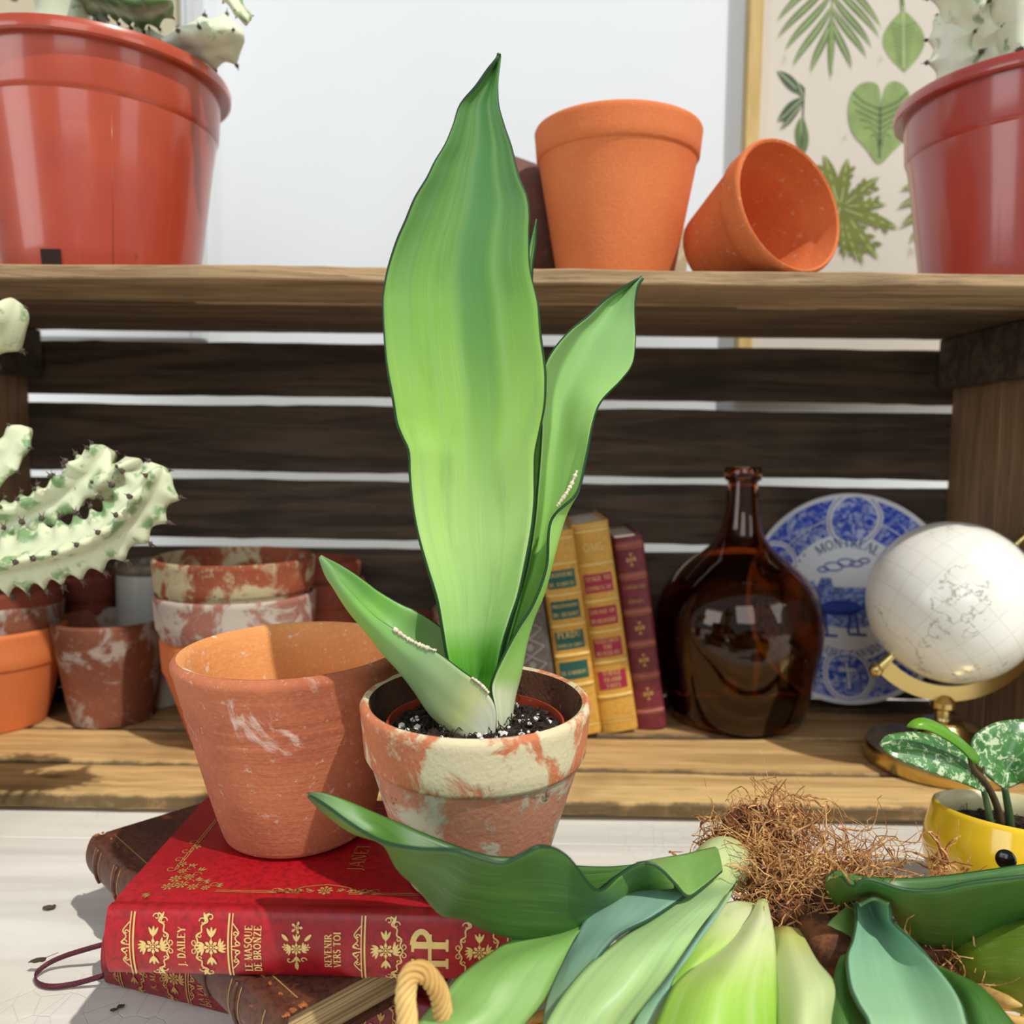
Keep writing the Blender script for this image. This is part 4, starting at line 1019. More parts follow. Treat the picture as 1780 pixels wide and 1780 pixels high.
bands(cv, .040, (.040, .078, .112, .146, .186, .222), M_BANDY); labels(cv, .040, [(.048, ['TURTLE', 'ISLAND', 'TALES']), (.084, ['TELECARTE', 'THE', 'RUISSEAU']), (.119, ['SAVAGE OF', 'BURIANNE']), (.155, ['STAGE TO', 'CYPRUS ST'])], M_LRED, .0205)
f = hv(.040); q = MB(); text(q, 'OMS', .009, lambda a, b: f(.020 + a, .200 + b), 0, center=True, bold=.9)
q.build('spine_monogram', M_GOLD, cv, flip=False)
for y in (.012, .016, .226):
    q = MB(); stripquads(q, [(.002, y), (.038, y)], .0009, f); q.build('gilt_line', M_GOLD, cv, flip=False)
bk, cv = stand('slim burgundy leather book, rightmost of the upright books next to the brown bottle', 1160, 1272, .215, .14, .0330, M_BBURG, 8.5)
bands(cv, .033, (.020, .060, .096, .132, .172, .206), M_BANDB, .0016)
q = MB(); f = hv(.033)
for y in (.040, .078, .114, .190):
    sprig(q, .0165, y, .020, f); 
for y in (.018, .023, .057, .063, .093, .099, .129, .135, .169, .175, .203, .209): stripquads(q, [(.002, y), (.031, y)], .0006, f)
text(q, 'LAMARTINE', .0036, lambda a, b: f(.0165 + a, .158 + b), 0, center=True); text(q, 'POESIES', .0036, lambda a, b: f(.0165 + a, .142 + b), 0, center=True)
q.build('gilt_tooling', M_GOLDD, cv, flip=False)

# ------------------------------------------------------------------ brown glass bottle
t = NT('brown_glass'); t.p.inputs['Base Color'].default_value = (0.50, 0.19, 0.05, 1)
t.p.inputs['Transmission Weight'].default_value = 1.0; t.p.inputs['IOR'].default_value = 1.48
n = t.noise(t.coord(), 9, 3); t.bump(n, 0.12, 0.004); M_GLASS = t.fin(None, 0.03)
cB = PY(1279, 1200, 0.945); sc = 0.945 * 1.02 / FPX
def bz_(py): return PY(1279, py, 0.945).z - FLZ - .0004
prof = [(1284, 0), (1284, 90), (1276, 104), (1255, 113), (1200, 123), (1150, 133), (1110, 140), (1075, 141), (1048, 137), (1022, 126), (998, 108), (976, 84), (958, 61), (940, 44), (918, 34), (890, 29), (860, 26.5), (836, 25), (834, 30), (826, 31.5), (818, 31), (812, 29)]
zz = bz_(1284)
outer = [((0.0 if r == 0 else r * sc), max(0, bz_(py)) if py < 1262 else (1284 - py) / 22 * .006) for py, r in prof]
outer = [(r, z if i > 3 else [0, 0, .002, .010][i]) for i, (r, z) in enumerate(outer)]
q = MB(); s_ = [Vector((r, z, 0)) for r, z in outer[2:18]]; sm_ = [cr(s_, (len(s_) - 1) * i / 59) for i in range(60)]
po = outer[:2] + [(p.x, p.y) for p in sm_] + outer[18:]
pi_ = [(max(.0005, r - .0035), z + (.0035 if i < 6 else 0)) for i, (r, z) in enumerate([(p.x, p.y) for p in sm_])][::-1]
po += [(outer[-1][0] - .0035, outer[-1][1])] + pi_ + [(pi_[-1][0] - .012, .007), (0.018, .016), (0, .018)]
q.lathe(po, 96); o = q.build('glass_bottle', M_GLASS, None, 60, (cB.x, 0.945, FLZ + .0004), 'round shouldered brown glass bottle with a narrow neck, right of the upright books'); o['category'] = 'bottle'

# ------------------------------------------------------------------ blue and white plate leaning on the back slats
t = NT('plate_blue_pattern'); v = t.coord(); n = t.noise(v, 85, 8, 0.72, 1.4); n2 = t.noise(v, 26, 3)
c = t.mix(t.mask(n, 0.44, 0.60), S(46, 82, 208), S(206, 220, 250)); c = t.mix(t.math('MULTIPLY', t.mask(n2, .45, .65), .5), c, S(44, 74, 196)); M_PB = t.fin(c, 0.2)
M_PW = plain('plate_glaze', (242, 246, 252), 0.15, 0.02, 10); M_PD = plain('plate_blue_ink', (56, 86, 190), 0.25, 0.25, 90); M_PG = plain('plate_teal_ink', (88, 124, 160), 0.25)
t = NT('plate_scene_print'); v = t.coord((160, 260, 100)); n = t.noise(v, 1.0, 6, 0.7); n2 = t.noise(t.coord((70, 25, 1)), 1.0, 3); c = t.mix(t.mask(n, .38, .62), S(76, 106, 196), S(176, 198, 240)); c = t.mix(t.math('MULTIPLY', t.mask(n2, .5, .6), .6), c, S(52, 70, 150)); M_PS = t.fin(c, 0.2)
RP = 0.1250
plate = thing('decorative_plate', 'blue and white Montreal souvenir plate leaning behind the brown bottle and the globe', 'plate', (0, 0, 0))
pcn = PY(1480, 1040, 0.990); lean = radians(7)
plate.location = pcn; plate.rotation_euler = (radians(90) - lean, 0, radians(-1))
def ph(r):
    k = r / RP
    return -.012 + (0 if k < .60 else (.012 * min(1, (k - .60) / .18) ** 1.5 * .6 + .012 * .4 * max(0, (k - .60)) / .40))
pf = [(RP * k / 40, ph(RP * k / 40)) for k in range(41)]
q = MB(); q.lathe(pf + [(RP + .0012, ph(RP) + .001), (RP, ph(RP) - .002)] + [(r, z - .004) for r, z in pf[::-1]], 96); q.build('plate_body', M_PW, plate, 60)
def plf(off): return lambda x, y: Vector((x, y, ph(min(RP, sqrt(x * x + y * y))) + off))
q = MB()
def annulus(q, r0, r1, off, mi, cx=0, cy=0, n=72, nr=8, clip=RP * .975):
    f = plf(off); vs = []; fs = []
    for i in range(n):
        a = 2 * pi * i / n
        for j in range(nr + 1):
            r = r0 + (r1 - r0) * j / nr; x, y = cx + r * cos(a), cy + r * sin(a); d = sqrt(x * x + y * y)
            if d > clip: x, y = x * clip / d, y * clip / d
            vs.append(f(x, y))
    m = nr + 1
    for i in range(n):
        for j in range(nr): fs.append((i * m + j, i * m + j + 1, ((i + 1) % n) * m + j + 1, ((i + 1) % n) * m + j))
    q.add(vs, fs, mi)
annulus(q, RP * .62, RP * .965, .0003, 0)
for (cx, cy, r) in ((.04, .76, .27), (-.72, .30, .24), (.76, .25, .24), (-.02, -.74, .245)):
    annulus(q, .0001, RP * r, .0006, 1, RP * cx, RP * cy); annulus(q, .0001, RP * r * .80, .0009, 0, RP * cx, RP * cy); annulus(q, RP * r * .90, RP * r * .93, .0009, 2, RP * cx, RP * cy)
f = plf(.0013); b0 = RP
stripquads(q, [(-.02 * b0, -.86 * b0), (-.02 * b0, -.62 * b0)], .02 * b0, f, 1); stripquads(q, [(-.10 * b0, -.69 * b0), (.06 * b0, -.69 * b0)], .02 * b0, f, 1)
annulus(q, .0001, RP * .61, .0005, 1, 0, 0)
for k in range(44):
    a = radians(150 - k * 7)
    if -1.9 < a < -1.25: continue
    if radians(48) < a < radians(132): continue
    fan(q, arc(RP * .585 * cos(a), RP * .585 * sin(a), .0014, .0014, 0, 315, 7), plf(.0012), 2)
def arct(txt, r, a0, h, top=True, mi=2):
    tw = sum(GL[c][0] + .07 for c in txt) * h
    if top: text(q, txt, h, lambda a, b: f((r + b) * sin((a) / r + a0), (r + b) * cos((a) / r + a0)), mi, center=True, bold=1.1)
    else: text(q, txt, h, lambda a, b: f((r - b) * sin((a) / r + a0), -(r - b) * cos((a) / r + a0)), mi, center=True, bold=1.1)
arct('MONTREAL', RP * .49, 0, .0115, True, 3); 
stripquads(q, [(.040, .0715), (.043, .0755)], .0014, f, 3)
arct('* QUEBEC, CANADA *', RP * .575, 0, .0085, False)
# clouds, buildings, ground, horse
for (cx, cy, r) in ((-.14, .30, .09), (-.02, .34, .08), (.08, .33, .06), (.16, .36, .05), (-.24, .27, .05)):
    stripquads(q, arc(RP * cx, RP * cy, RP * r, RP * r * .45, 0, 360, 16), .0016, f, 2)
fan(q, [(x * RP, y * RP) for x, y in [(-.44, -.24), (-.40, .13), (-.33, .17), (-.30, .10), (-.26, .19), (-.16, .19), (-.14, .10), (.20, .10), (.22, .18), (.32, .22), (.36, .12), (.42, .10), (.46, -.24), (0, -.30)]], f, 4)
f2 = plf(.0016)
for pts in ([(-.30, -.16), (-.12, -.14), (.05, -.15), (.14, -.10)], [(-.22, -.16), (-.20, -.36)], [(-.26, -.16), (-.25, -.36)], [(.02, -.16), (.00, -.34)], [(.07, -.16), (.10, -.34)], [(.13, -.10), (.22, -.02)], [(-.25, -.365), (-.10, -.37)], [(.0, -.35), (.18, -.36)]):
    stripquads(q, [(a * RP, b_ * RP) for a, b_ in pts], .0030, f2, 2)
fan(q, [(a * RP, b_ * RP) for a, b_ in arc(-.07, -.10, .20, .08, 0, 340, 16)], f2, 2)
q.build('glaze_design', [M_PB, M_PW, M_PD, M_PG, M_PS], plate, flip=False)

# ------------------------------------------------------------------ desk globe
M_BRASS = plain('brass', (206, 184, 122), 0.25, 0.05, 20, **{'Metallic': 1.0}); M_RUB = plain('black_groove', (24, 22, 20), 0.5)
gl = thing('desk_globe', 'small white desk globe on a polished brass stand at the right of the crate', 'globe', (PZ(1648, 1340, FLZ).x, 0.812, FLZ + .0004))
g0 = gl.location; RG = 0.0790; gc = PY(1655, 1046, 0.812) - g0
t = NT('globe_map'); v = t.coord(); x, y, z = t.sep(v); r_ = RG
lat = t.math('ARCSINE', t.math('DIVIDE', z, r_ * 1.0005)); lon = t.math('ARCTAN2', y, x)
def grid(val, k, w):
    fr = t.math('FRACT', t.math('MULTIPLY', val, k)); d = t.math('ABSOLUTE', t.math('SUBTRACT', fr, 0.5)); return t.mask(d, 0.5 - w, 0.5 - w * .3)
gm = t.math('MAXIMUM', grid(lat, 12 / pi, .030), grid(lon, 12 / pi, .030))
cn = t.noise(v, 19, 7, 0.62, 0.3); cd = t.math('ABSOLUTE', t.math('SUBTRACT', cn, 0.55)); coast = t.math('SUBTRACT', 1.0, t.mask(cd, 0.002, 0.008))
sm = t.noise(v, 7, 2)
c = t.mix(t.mask(sm, .35, .65), S(244, 242, 234), S(234, 234, 224)); c = t.mix(t.math('MULTIPLY', gm, .30), c, S(170, 164, 138))
c = t.mix(t.math('MULTIPLY', t.math('MULTIPLY', coast, t.mask(sm, .46, .54)), .75), c, S(132, 128, 104))
tx = t.vor(t.coord((260, 260, 700)), 1.0); c = t.mix(t.math('MULTIPLY', t.math('MULTIPLY', t.math('SUBTRACT', 1.0, t.mask(tx, .1, .22)), t.mask(t.noise(v, 30, 2), .60, .66)), .6), c, S(170, 156, 110))
M_GLOBE = t.fin(c, 0.22, **{'Coat Weight': 0.3, 'Coat Roughness': 0.15})
q = MB(); q.lathe([(max(0, RG * sin(pi * k / 48)) if 0 < k < 48 else 0, -RG * cos(pi * k / 48)) for k in range(49)], 96)
o = q.build('ball', M_GLOBE, gl, 180, gc); axd = Vector((sin(radians(46)), 0, cos(radians(46)))); o.rotation_mode = 'QUATERNION'; o.rotation_quaternion = axd.to_track_quat('Z', 'Y')
for s in (-1, 1):
    q = MB(); q.tube([gc + axd * s * RG * .99, gc + axd * s * RG * 1.24], .0048, 16); o = q.build('axle_pin', M_BRASS, gl, 40)
    q = MB(); q.lathe([(0, -.007), (.0045, -.006), (.0072, 0), (.0045, .006), (0, .007)], 20, 0, Matrix.Translation(gc + axd * s * RG * 1.26)); q.build('finial', M_BRASS, o, 60)
q = MB(); vs = []; n = 60; ri, ro, hw = RG * 1.06, RG * 1.21, .0045
for i in range(n + 1):
    a = radians(224 + (45.5 - 224 + 360) * i / n) ; d = Vector((cos(a), 0, sin(a)))
    for (r_, yy) in ((ri, -hw), (ro + .004, -hw + .002), (ro + .004, hw - .002), (ri, hw)): vs.append(gc + d * r_ + Vector((0, yy, 0)))
q.add(vs, [(4 * i + k, 4 * i + (k + 1) % 4, 4 * i + 4 + (k + 1) % 4, 4 * i + 4 + k) for i in range(n) for k in range(4)] + [(0, 1, 2, 3), (4 * n + 3, 4 * n + 2, 4 * n + 1, 4 * n)])
q.build('meridian_arm', M_BRASS, gl, 30)
zt_ = gc.z - RG * 1.22; q = MB()
q.lathe([(0, .0), (.064, 0), (.069, .002), (.0705, .007), (.0705, .016), (.069, .019), (.060, .021), (.040, .0245), (.028, .027), (.0245, .030), (.022, .038), (.0195, .0425), (.0180, .0435), (.018, .0455), (.0085, .0465), (.0075, .049), (.0075, zt_ - .012), (.012, zt_ - .009), (.012, zt_ - .004), (.006, zt_ + .002), (0, zt_ + .003)], 96)
q.build('stand', M_BRASS, gl, 32)

# ------------------------------------------------------------------ the two clay pots on the books
TC_OLD = terracotta('old_clay', (184, 108, 72), (158, 84, 58), (206, 178, 162), 0.30, 0.12, (96, 44, 30), rings=1.2, seed=9, cs=22)
TC_OLDIN = terracotta('old_clay_inside', (224, 154, 92), (212, 138, 80), (236, 230, 222), 0.32, 0.16, (120, 76, 44), rings=1.0, seed=12, cs=38)
TC_LIME = terracotta('limed_clay', (204, 122, 80), (184, 108, 74), (212, 200, 164), 0.62, 0.30, (64, 56, 48), seed=10.5, cs=30)
TC_LIMEB = terracotta('limed_clay_body', (186, 126, 100), (172, 108, 84), (184, 180, 158), 0.55, 0.50, (62, 56, 48), seed=13, cs=24)
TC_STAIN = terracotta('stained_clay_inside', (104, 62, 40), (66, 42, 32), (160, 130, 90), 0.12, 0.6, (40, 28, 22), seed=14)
pl_ = PZ(521, 1438, BOOKTOP)
old = thing('clay_pot', 'empty old terracotta pot with throwing rings on the red book, beside the planted pot', 'plant pot', (pl_.x, pl_.y, BOOKTOP))
old.rotation_euler = (radians(1.5), radians(-1.5), 0); old.location.z += .0012
rb, rr, h = .0435, .0675, .111
op = [(0, 0), (rb - .004, 0), (rb, .0025)]
for k in range(1, 40):
    t_ = k / 40; r_ = rb + (rr - rb) * (t_ ** .88)
    r_ += -.0009 * math.exp(-((t_ - .78) / .012) ** 2) - .0007 * math.exp(-((t_ - .70) / .010) ** 2) - .0005 * math.exp(-((t_ - .86) / .01) ** 2) - .0004 * math.exp(-((t_ - .58) / .008) ** 2)
    op.append((r_, .0025 + (h - .008) * t_))
op += [(rr + .0004, h - .006), (rr + .0006, h - .003), (rr - .001, h - .0008), (rr - .0032, h)]
q = MB(); q.lathe(op, 128); o1 = q.build('body', TC_OLD, old, 40, flip=True)
q = MB(); q.lathe([(rr - .0030, h + .0001), (rr - .0060, h - .0008), (rr - .0082, h - .004), (rr - .0115, h - .016), (rr - .017, h - .05), (rb - .006, .011), (.012, .008), (0, .008)], 128); q.build('inner_wall', TC_OLDIN, old, 50)

pf_ = PZ(812, 1586, BOOKTOP)
mp_ = thing('potted_snake_plant', 'broad leaved snake plant in a limed terracotta pot on the red book', 'potted plant', (pf_.x + .002, pf_.y + .0385, BOOKTOP))
HP_ = .0985; RR_ = .0610; RB_ = .0375
prof = pot_profile(RR_, RB_, HP_, .0305, .0052, .0035)
ip = next(i for i, p in enumerate(prof) if abs(p[1] - HP_) < 1e-6 and i > 10)
cpi = next(i for i, p in enumerate(prof) if abs(p[1] - (HP_ - .0305)) < 1e-6)
tiltM = Matrix.Rotation(radians(2.5), 4, 'X')
pr_ = bpy.data.objects.new('pot', MB().mesh()); bpy.data.objects.remove(pr_)
def trot(o): o.rotation_euler = (radians(2.5), 0, 0); o.location.z = .0018; return o
q = MB(); q.lathe(prof[:cpi + 1], 128); body = trot(q.build('pot_body', TC_LIMEB, mp_, 50))
q = MB(); q.lathe(prof[cpi:ip + 2], 128); q.build('pot_rim', TC_LIME, body, 50)
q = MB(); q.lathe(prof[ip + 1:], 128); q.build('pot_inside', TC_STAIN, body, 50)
zs = .0800; SR = .0485
q = MB(); q.lathe([(.0470, zs - .02), (.0478, zs + .0035), (.0474, zs + .0050), (.0462, zs + .0052), (.0458, zs + .003), (.0452, zs - .02)], 96); q.build('nursery_pot_rim', M_RED, body, 60)
q = MB(); soil_disc(body, .0455, zs, .0045, 520, 21, .0024)
perlite(body, .0440, zs + .0008, 90, 22)

LM = leaf_mat('leaf_tall', [(0.0, (76, 128, 62)), (0.22, (100, 154, 70)), (0.38, (130, 184, 74)), (0.55, (158, 206, 88)), (0.72, (188, 226, 134)), (0.855, (176, 220, 134)), (0.895, (112, 186, 60)), (0.93, (80, 164, 36)), (0.95, (130, 196, 76)), (1.0, (200, 220, 160))], (150, 196, 130), 0.45, transl=.25,
              band=[(0.60, .16, (72, 138, 70), .75, .3, .75), (0.86, .14, (78, 140, 72), .55, .2, .5), (0.12, .12, (96, 150, 90), .5, .15, .55)])
LN = leaf_mat('leaf_side', [(0.0, (148, 200, 128)), (0.35, (164, 214, 118)), (0.6, (164, 216, 104)), (0.80, (140, 200, 86)), (0.87, (168, 208, 110)), (0.91, (226, 230, 190)), (1.0, (236, 236, 222))], (160, 204, 140), 0.5, transl=.22, band=[(0.10, .12, (84, 116, 58), .6, .9, 1.3)])
LP = leaf_mat('leaf_low', [(0.0, (132, 178, 116)), (0.3, (130, 194, 84)), (0.60, (150, 186, 130)), (0.76, (172, 196, 140)), (0.85, (222, 226, 160)), (0.92, (238, 238, 214)), (1.0, (240, 240, 230))], (150, 182, 130), 0.3, transl=.25)
YM = mp_.location.y
left = [(864, 101), (848, 120), (826, 150), (799, 181), (787, 216), (773, 251), (756, 280), (742, 310), (721, 345), (705, 383), (688, 421), (672, 470), (665, 509), (664, 533), (667, 585), (672, 637), (683, 697), (689, 735), (698, 759), (709, 785), (711, 825), (716, 877), (726, 929), (742, 985), (759, 1041), (768, 1092), (776, 1141), (790, 1195), (800, 1250)]
right = [(869, 101), (868, 120), (866, 150), (867, 181), (876, 216), (888, 252), (895, 280), (903, 310), (917, 345), (921, 376), (920, 411), (922, 465), (932, 509), (937, 533), (941, 585), (948, 637), (949, 672), (947, 707), (939, 748), (931, 788), (930, 825), (930, 870), (925, 920), (915, 974), (902, 1033), (887, 1078), (872, 1130), (862, 1195), (858, 1250)]
rows = [[(866, 94, YM + .020), (867, 94.5, YM + .020), (868, 95, YM + .020)]]
for i, ((xl, yl), (xr, yr)) in enumerate(zip(left, right)):
    t_ = i / len(left); y0 = YM + .020 - .022 * t_; dp = .014 * (0.3 + t_)
    rows.append([(xl, yl, y0 - .002), (xl * .75 + xr * .25, yl * .75 + yr * .25, y0 + dp * .7), ((xl + xr) / 2, (yl + yr) / 2, y0 + dp), (xl * .25 + xr * .75, yl * .25 + yr * .75, y0 + dp * .8), (xr, yr, y0 + .001)])
rows[0] = [rows[0][0]] * 2 + [rows[0][1]] + [rows[0][2]] * 2
patch('leaf', rows, LM, mp_, 150, 22, .0016, ruffle=.0012)
# leaf on the right, its lower half folded round the stem towards the viewer
N = [[(1117, 481), (1117, 481.5), (1118, 482), (1118, 483)], [(1088, 497), (1096, 497), (1104, 497), (1109, 498)], [(1052, 521), (1072, 523), (1092, 525), (1104, 527)], [(1022, 549), (1052, 552), (1084, 555), (1104, 557)], [(990, 575), (1030, 580), (1074, 586), (1105, 592)],
     [(962, 607), (1012, 616), (1064, 626), (1100, 632)], [(945, 640), (995, 650), (1045, 660), (1080, 661)], [(940, 690), (978, 692), (1018, 694), (1045, 698)], [(941, 745), (970, 745), (1006, 742), (1031, 735)], [(938, 800), (962, 800), (1008, 796), (1018, 800)], [(934, 850), (958, 850), (1002, 850), (1002, 858)],
     [(929, 905), (950, 905), (982, 898), (958, 905)], [(918, 975), (935, 975), (962, 966), (950, 985)], [(903, 1035), (915, 1035), (945, 1030), (928, 1048)], [(890, 1080), (900, 1080), (927, 1075), (900, 1094)], [(876, 1130), (886, 1130), (914, 1122), (876, 1138)], [(866, 1165), (876, 1165), (904, 1174), (858, 1176)], [(864, 1200), (876, 1200), (894, 1212), (853, 1200)], [(866, 1240), (874, 1240), (887, 1256), (860, 1238)], [(864, 1275), (872, 1280), (878, 1282), (860, 1280)]]
rows = []
for i, r in enumerate(N):
    t_ = i / (len(N) - 1); b_ = YM + .030 - .026 * t_; k = 1 if i > 10 else max(0, (i - 6) / 5)
    rows.append([r[0] + (b_ + .004,), r[1] + (b_ + .010,), r[2] + (b_ + .004 - .004 * k,), r[3] + (b_ - .012 * k,)])
oN = patch('leaf', rows, LN, mp_, 130, 22, .0015)
# slim young leaf mostly hidden behind the tall one
patch('leaf', [[(931, 381, YM + .05), (932, 381, YM + .05), (933, 382, YM + .05)], [(920, 425, YM + .05), (926, 425, YM + .052), (931, 425, YM + .05)], [(912, 480, YM + .048), (919, 480, YM + .05), (925, 480, YM + .048)], [(905, 600, YM + .045), (918, 600, YM + .048), (930, 600, YM + .045)], [(905, 720, YM + .04), (925, 720, YM + .044), (941, 735, YM + .04)], [(900, 830, YM + .034), (920, 830, YM + .038), (938, 835, YM + .034)], [(895, 950, YM + .026), (908, 950, YM + .03), (922, 930, YM + .026)], [(880, 1100, YM + .02), (886, 1100, YM + .022), (893, 1080, YM + .02)], [(862, 1250, YM + .012), (868, 1250, YM + .014), (874, 1250, YM + .012)]], LN, mp_, 80, 10, .0015)
# low leaf on the left, a trough with its inside showing above the near edge
back = [(557, 966), (583, 977), (614, 995), (638, 1012), (658, 1027), (693, 1048), (724, 1062), (750, 1078), (772, 1096), (800, 1130), (830, 1170), (850, 1215), (856, 1262)]
botm = [(556, 969), (567, 999), (582, 1022), (598, 1048), (614, 1070), (640, 1100), (668, 1136), (695, 1166), (722, 1202), (750, 1243), (782, 1270), (815, 1290), (845, 1296)]
fron = [(558, 968), (579, 985), (594, 1011), (610, 1029), (622, 1042), (652, 1071), (684, 1093), (718, 1115), (758, 1132), (802, 1164), (836, 1190), (861, 1228), (860, 1285)]
rows = []
for i, (b_, m_, f_) in enumerate(zip(back, botm, fron)):
    t_ = i / 12; y = YM - .030 + .012 * t_ * 1.5; k = sin(pi * min(1, .15 + t_ * .85))
    mx, my = m_; bx = .034 * min(1, max(0, t_ - .50) / .25)
    rows.append([(b_[0], b_[1], y + .026 * k + .004 + bx), (b_[0] * .45 + mx * .55, b_[1] * .45 + my * .55, y + .024 * k + .003 + bx * .5), (mx, my, y + .008 * k), (f_[0] * .45 + mx * .55, f_[1] * .45 + my * .55, y - .004 * k), (f_[0], f_[1], y - .004 * k)])
oP = patch('leaf', rows, LP, mp_, 110, 24, .0015)
M_SCAR = plain('dry_scar', (226, 214, 186), 0.85, 0.25, 200)
def edge_line(name, pts, r, m, parent, lab=None):
    q = MB(); P0 = [PY(*p) - mp_.location for p in pts]; sp = spline(P0, 50)
    random.seed(len(pts)); q.tube(sp, [r * random.uniform(.4, 1.3) for _ in sp], 5); o = q.build(name, m, parent, 180, label=lab); return o
def yf(i): t_ = i / 12; k = sin(pi * min(1, .15 + t_ * .85)); return YM - .030 + .018 * t_ - .004 * k - .0012
edge_line('dried_edge', [(684, 1092, yf(6)), (700, 1104, yf(6.5)), (718, 1115, yf(7)), (740, 1125, yf(7.5)), (758, 1131, yf(8))], .0011, M_SCAR, oP, 'pale dried edge')
edge_line('dried_edge', [(820, 1178, yf(9.5)), (836, 1190, yf(10)), (849, 1204, yf(10.4))], .0009, M_SCAR, oP, 'pale dried edge')
edge_line('dried_edge', [(1003, 818, YM + .002), (994, 840, YM + .000), (984, 858, YM - .002), (968, 880, YM - .004)], .0011, M_SCAR, oN, 'pale dried scar')

# ------------------------------------------------------------------ shallow wicker basket under the bare root plants
t = NT('wicker'); v = t.coord(); n = t.noise(v, 60, 4); f_ = t.noise(t.coord((500, 500, 500)), 1.0, 3); c = t.mix(t.mask(n, .35, .65), S(222, 188, 118), S(198, 156, 88)); t.bump(f_, .3, .0006); M_WICK = t.fin(c, 0.7)
bk_c = Vector((0.185, 0.350, 0.0)); AX, AY = 0.215, 0.105
bas = thing('wicker_basket', 'shallow honey coloured wicker basket holding the bare root plants, loop handle by the books', 'basket', bk_c)
q = MB(); NR = 9
for k in range(NR):
    s_ = .86 + .14 * k / (NR - 1); z_ = .004 + .0055 * k; ph_ = (k % 2) * pi
    pts = [Vector(((AX * s_ + .0016 * cos(24 * a + ph_)) * cos(a), (AY * s_ + .0016 * cos(24 * a + ph_)) * sin(a), z_)) for a in [2 * pi * i / 192 for i in range(193)]]
    q.tube(pts, .0028, 5, cap=False)
q.build('woven_side', M_WICK, bas, 180)
for i in range(24):
    q = MB(); a = 2 * pi * i / 24; q.tube([(AX * .86 * cos(a), AY * .86 * sin(a), .003), (AX * .93 * cos(a), AY * .93 * sin(a), .026), (AX * cos(a), AY * sin(a), .050)], .0022, 5); q.build('upright', M_WICK, bas, 180)
q = MB(); n = 40; q.add([(0, 0, .003)] + [(AX * .87 * cos(2 * pi * i / n), AY * .87 * sin(2 * pi * i / n), .003) for i in range(n)] + [(0, 0, .0005)] + [(AX * .87 * cos(2 * pi * i / n), AY * .87 * sin(2 * pi * i / n), .0005) for i in range(n)],
        [(0, 1 + i, 1 + (i + 1) % n) for i in range(n)] + [(n + 1, n + 2 + (i + 1) % n, n + 2 + i) for i in range(n)] + [(1 + i, n + 2 + i, n + 2 + (i + 1) % n, 1 + (i + 1) % n) for i in range(n)])
q.build('base', M_WICK, bas)
def rope(q, pts, R, r, tw, ns=3, seg=6, n=160):
    sp = spline(pts, n); t0 = (sp[1] - sp[0]).normalized(); u = t0.orthogonal().normalized(); L = [[] for _ in range(ns)]; s = 0
    for i, p in enumerate(sp):
        t_ = (sp[min(i + 1, n - 1)] - sp[max(0, i - 1)]).normalized(); u = (u - t_ * u.dot(t_)).normalized(); w = t_.cross(u)
        if i: s += (sp[i] - sp[i - 1]).length
        for k in range(ns):
            a = s * tw + 2 * pi * k / ns; L[k].append(p + (u * cos(a) + w * sin(a)) * R)
    for l in L: q.tube(l, r, seg)
q = MB(); rope(q, [Vector((AX * 1.01 * cos(a), AY * 1.01 * sin(a), .052)) for a in [2 * pi * i / 36 for i in range(37)]], .0028, .0030, 500, 3, 6, 300); q.build('rim', M_WICK, bas, 180)
hpts = [PY(708, 1830, .318), PY(708, 1775, .318), PY(705, 1730, .320), PY(712, 1697, .322), PY(731, 1688, .324), PY(750, 1704, .327), PY(764, 1730, .330), PY(772, 1775, .334)]
q = MB(); rope(q, [p - bk_c for p in hpts], .0031, .0013, 240, 7, 6, 140); q.build('handle', M_WICK, bas, 180, label='twisted wicker loop handle')

# ------------------------------------------------------------------ bare root snake plants lying in the basket
LQ = leaf_mat('leaf_long', [(0.0, (50, 84, 52)), (0.08, (88, 138, 56)), (0.28, (56, 98, 36)), (0.7, (62, 106, 40)), (0.88, (130, 176, 84)), (1.0, (206, 222, 140))], (92, 140, 58), 0.35, transl=.12)
LR = leaf_mat('leaf_blue', [(0.0, (150, 190, 140)), (0.3, (128, 168, 150)), (0.7, (132, 174, 154)), (1.0, (170, 200, 130))], (150, 186, 170), 0.35, transl=.12, edge=(40, 74, 60))
LS = leaf_mat('leaf_pale', [(0.0, (176, 206, 130)), (0.4, (170, 204, 140)), (0.75, (172, 206, 144)), (1.0, (220, 232, 160))], (128, 168, 130), 0.5, transl=.18, edge=(52, 84, 56))
LT = leaf_mat('leaf_grass', [(0.0, (150, 190, 110)), (0.5, (132, 178, 92)), (1.0, (120, 166, 84))], (106, 158, 84), 0.4, transl=.2, edge=(52, 80, 60))
LW = leaf_mat('leaf_lime', [(0.0, (140, 196, 60)), (0.22, (176, 216, 92)), (0.5, (224, 236, 168)), (0.75, (232, 240, 190)), (1.0, (222, 230, 150))], (236, 242, 196), 0.25, transl=.2, edge=(110, 140, 50))
LX = leaf_mat('leaf_cream', [(0.0, (200, 216, 150)), (0.5, (206, 220, 158)), (0.85, (212, 218, 110)), (1.0, (176, 150, 70))], (216, 226, 180), 0.4, transl=.2, edge=(160, 170, 110))
LY = leaf_mat('leaf_green', [(0.0, (72, 118, 50)), (0.5, (62, 110, 44)), (0.85, (66, 116, 46)), (1.0, (90, 140, 54))], (84, 132, 58), 0.3, transl=.12, edge=(36, 74, 36))
LE = leaf_mat('stem_green', [(0.0, (140, 146, 60)), (0.2, (124, 154, 44)), (1.0, (98, 126, 38))], (76, 98, 34), 0.5, transl=.05)
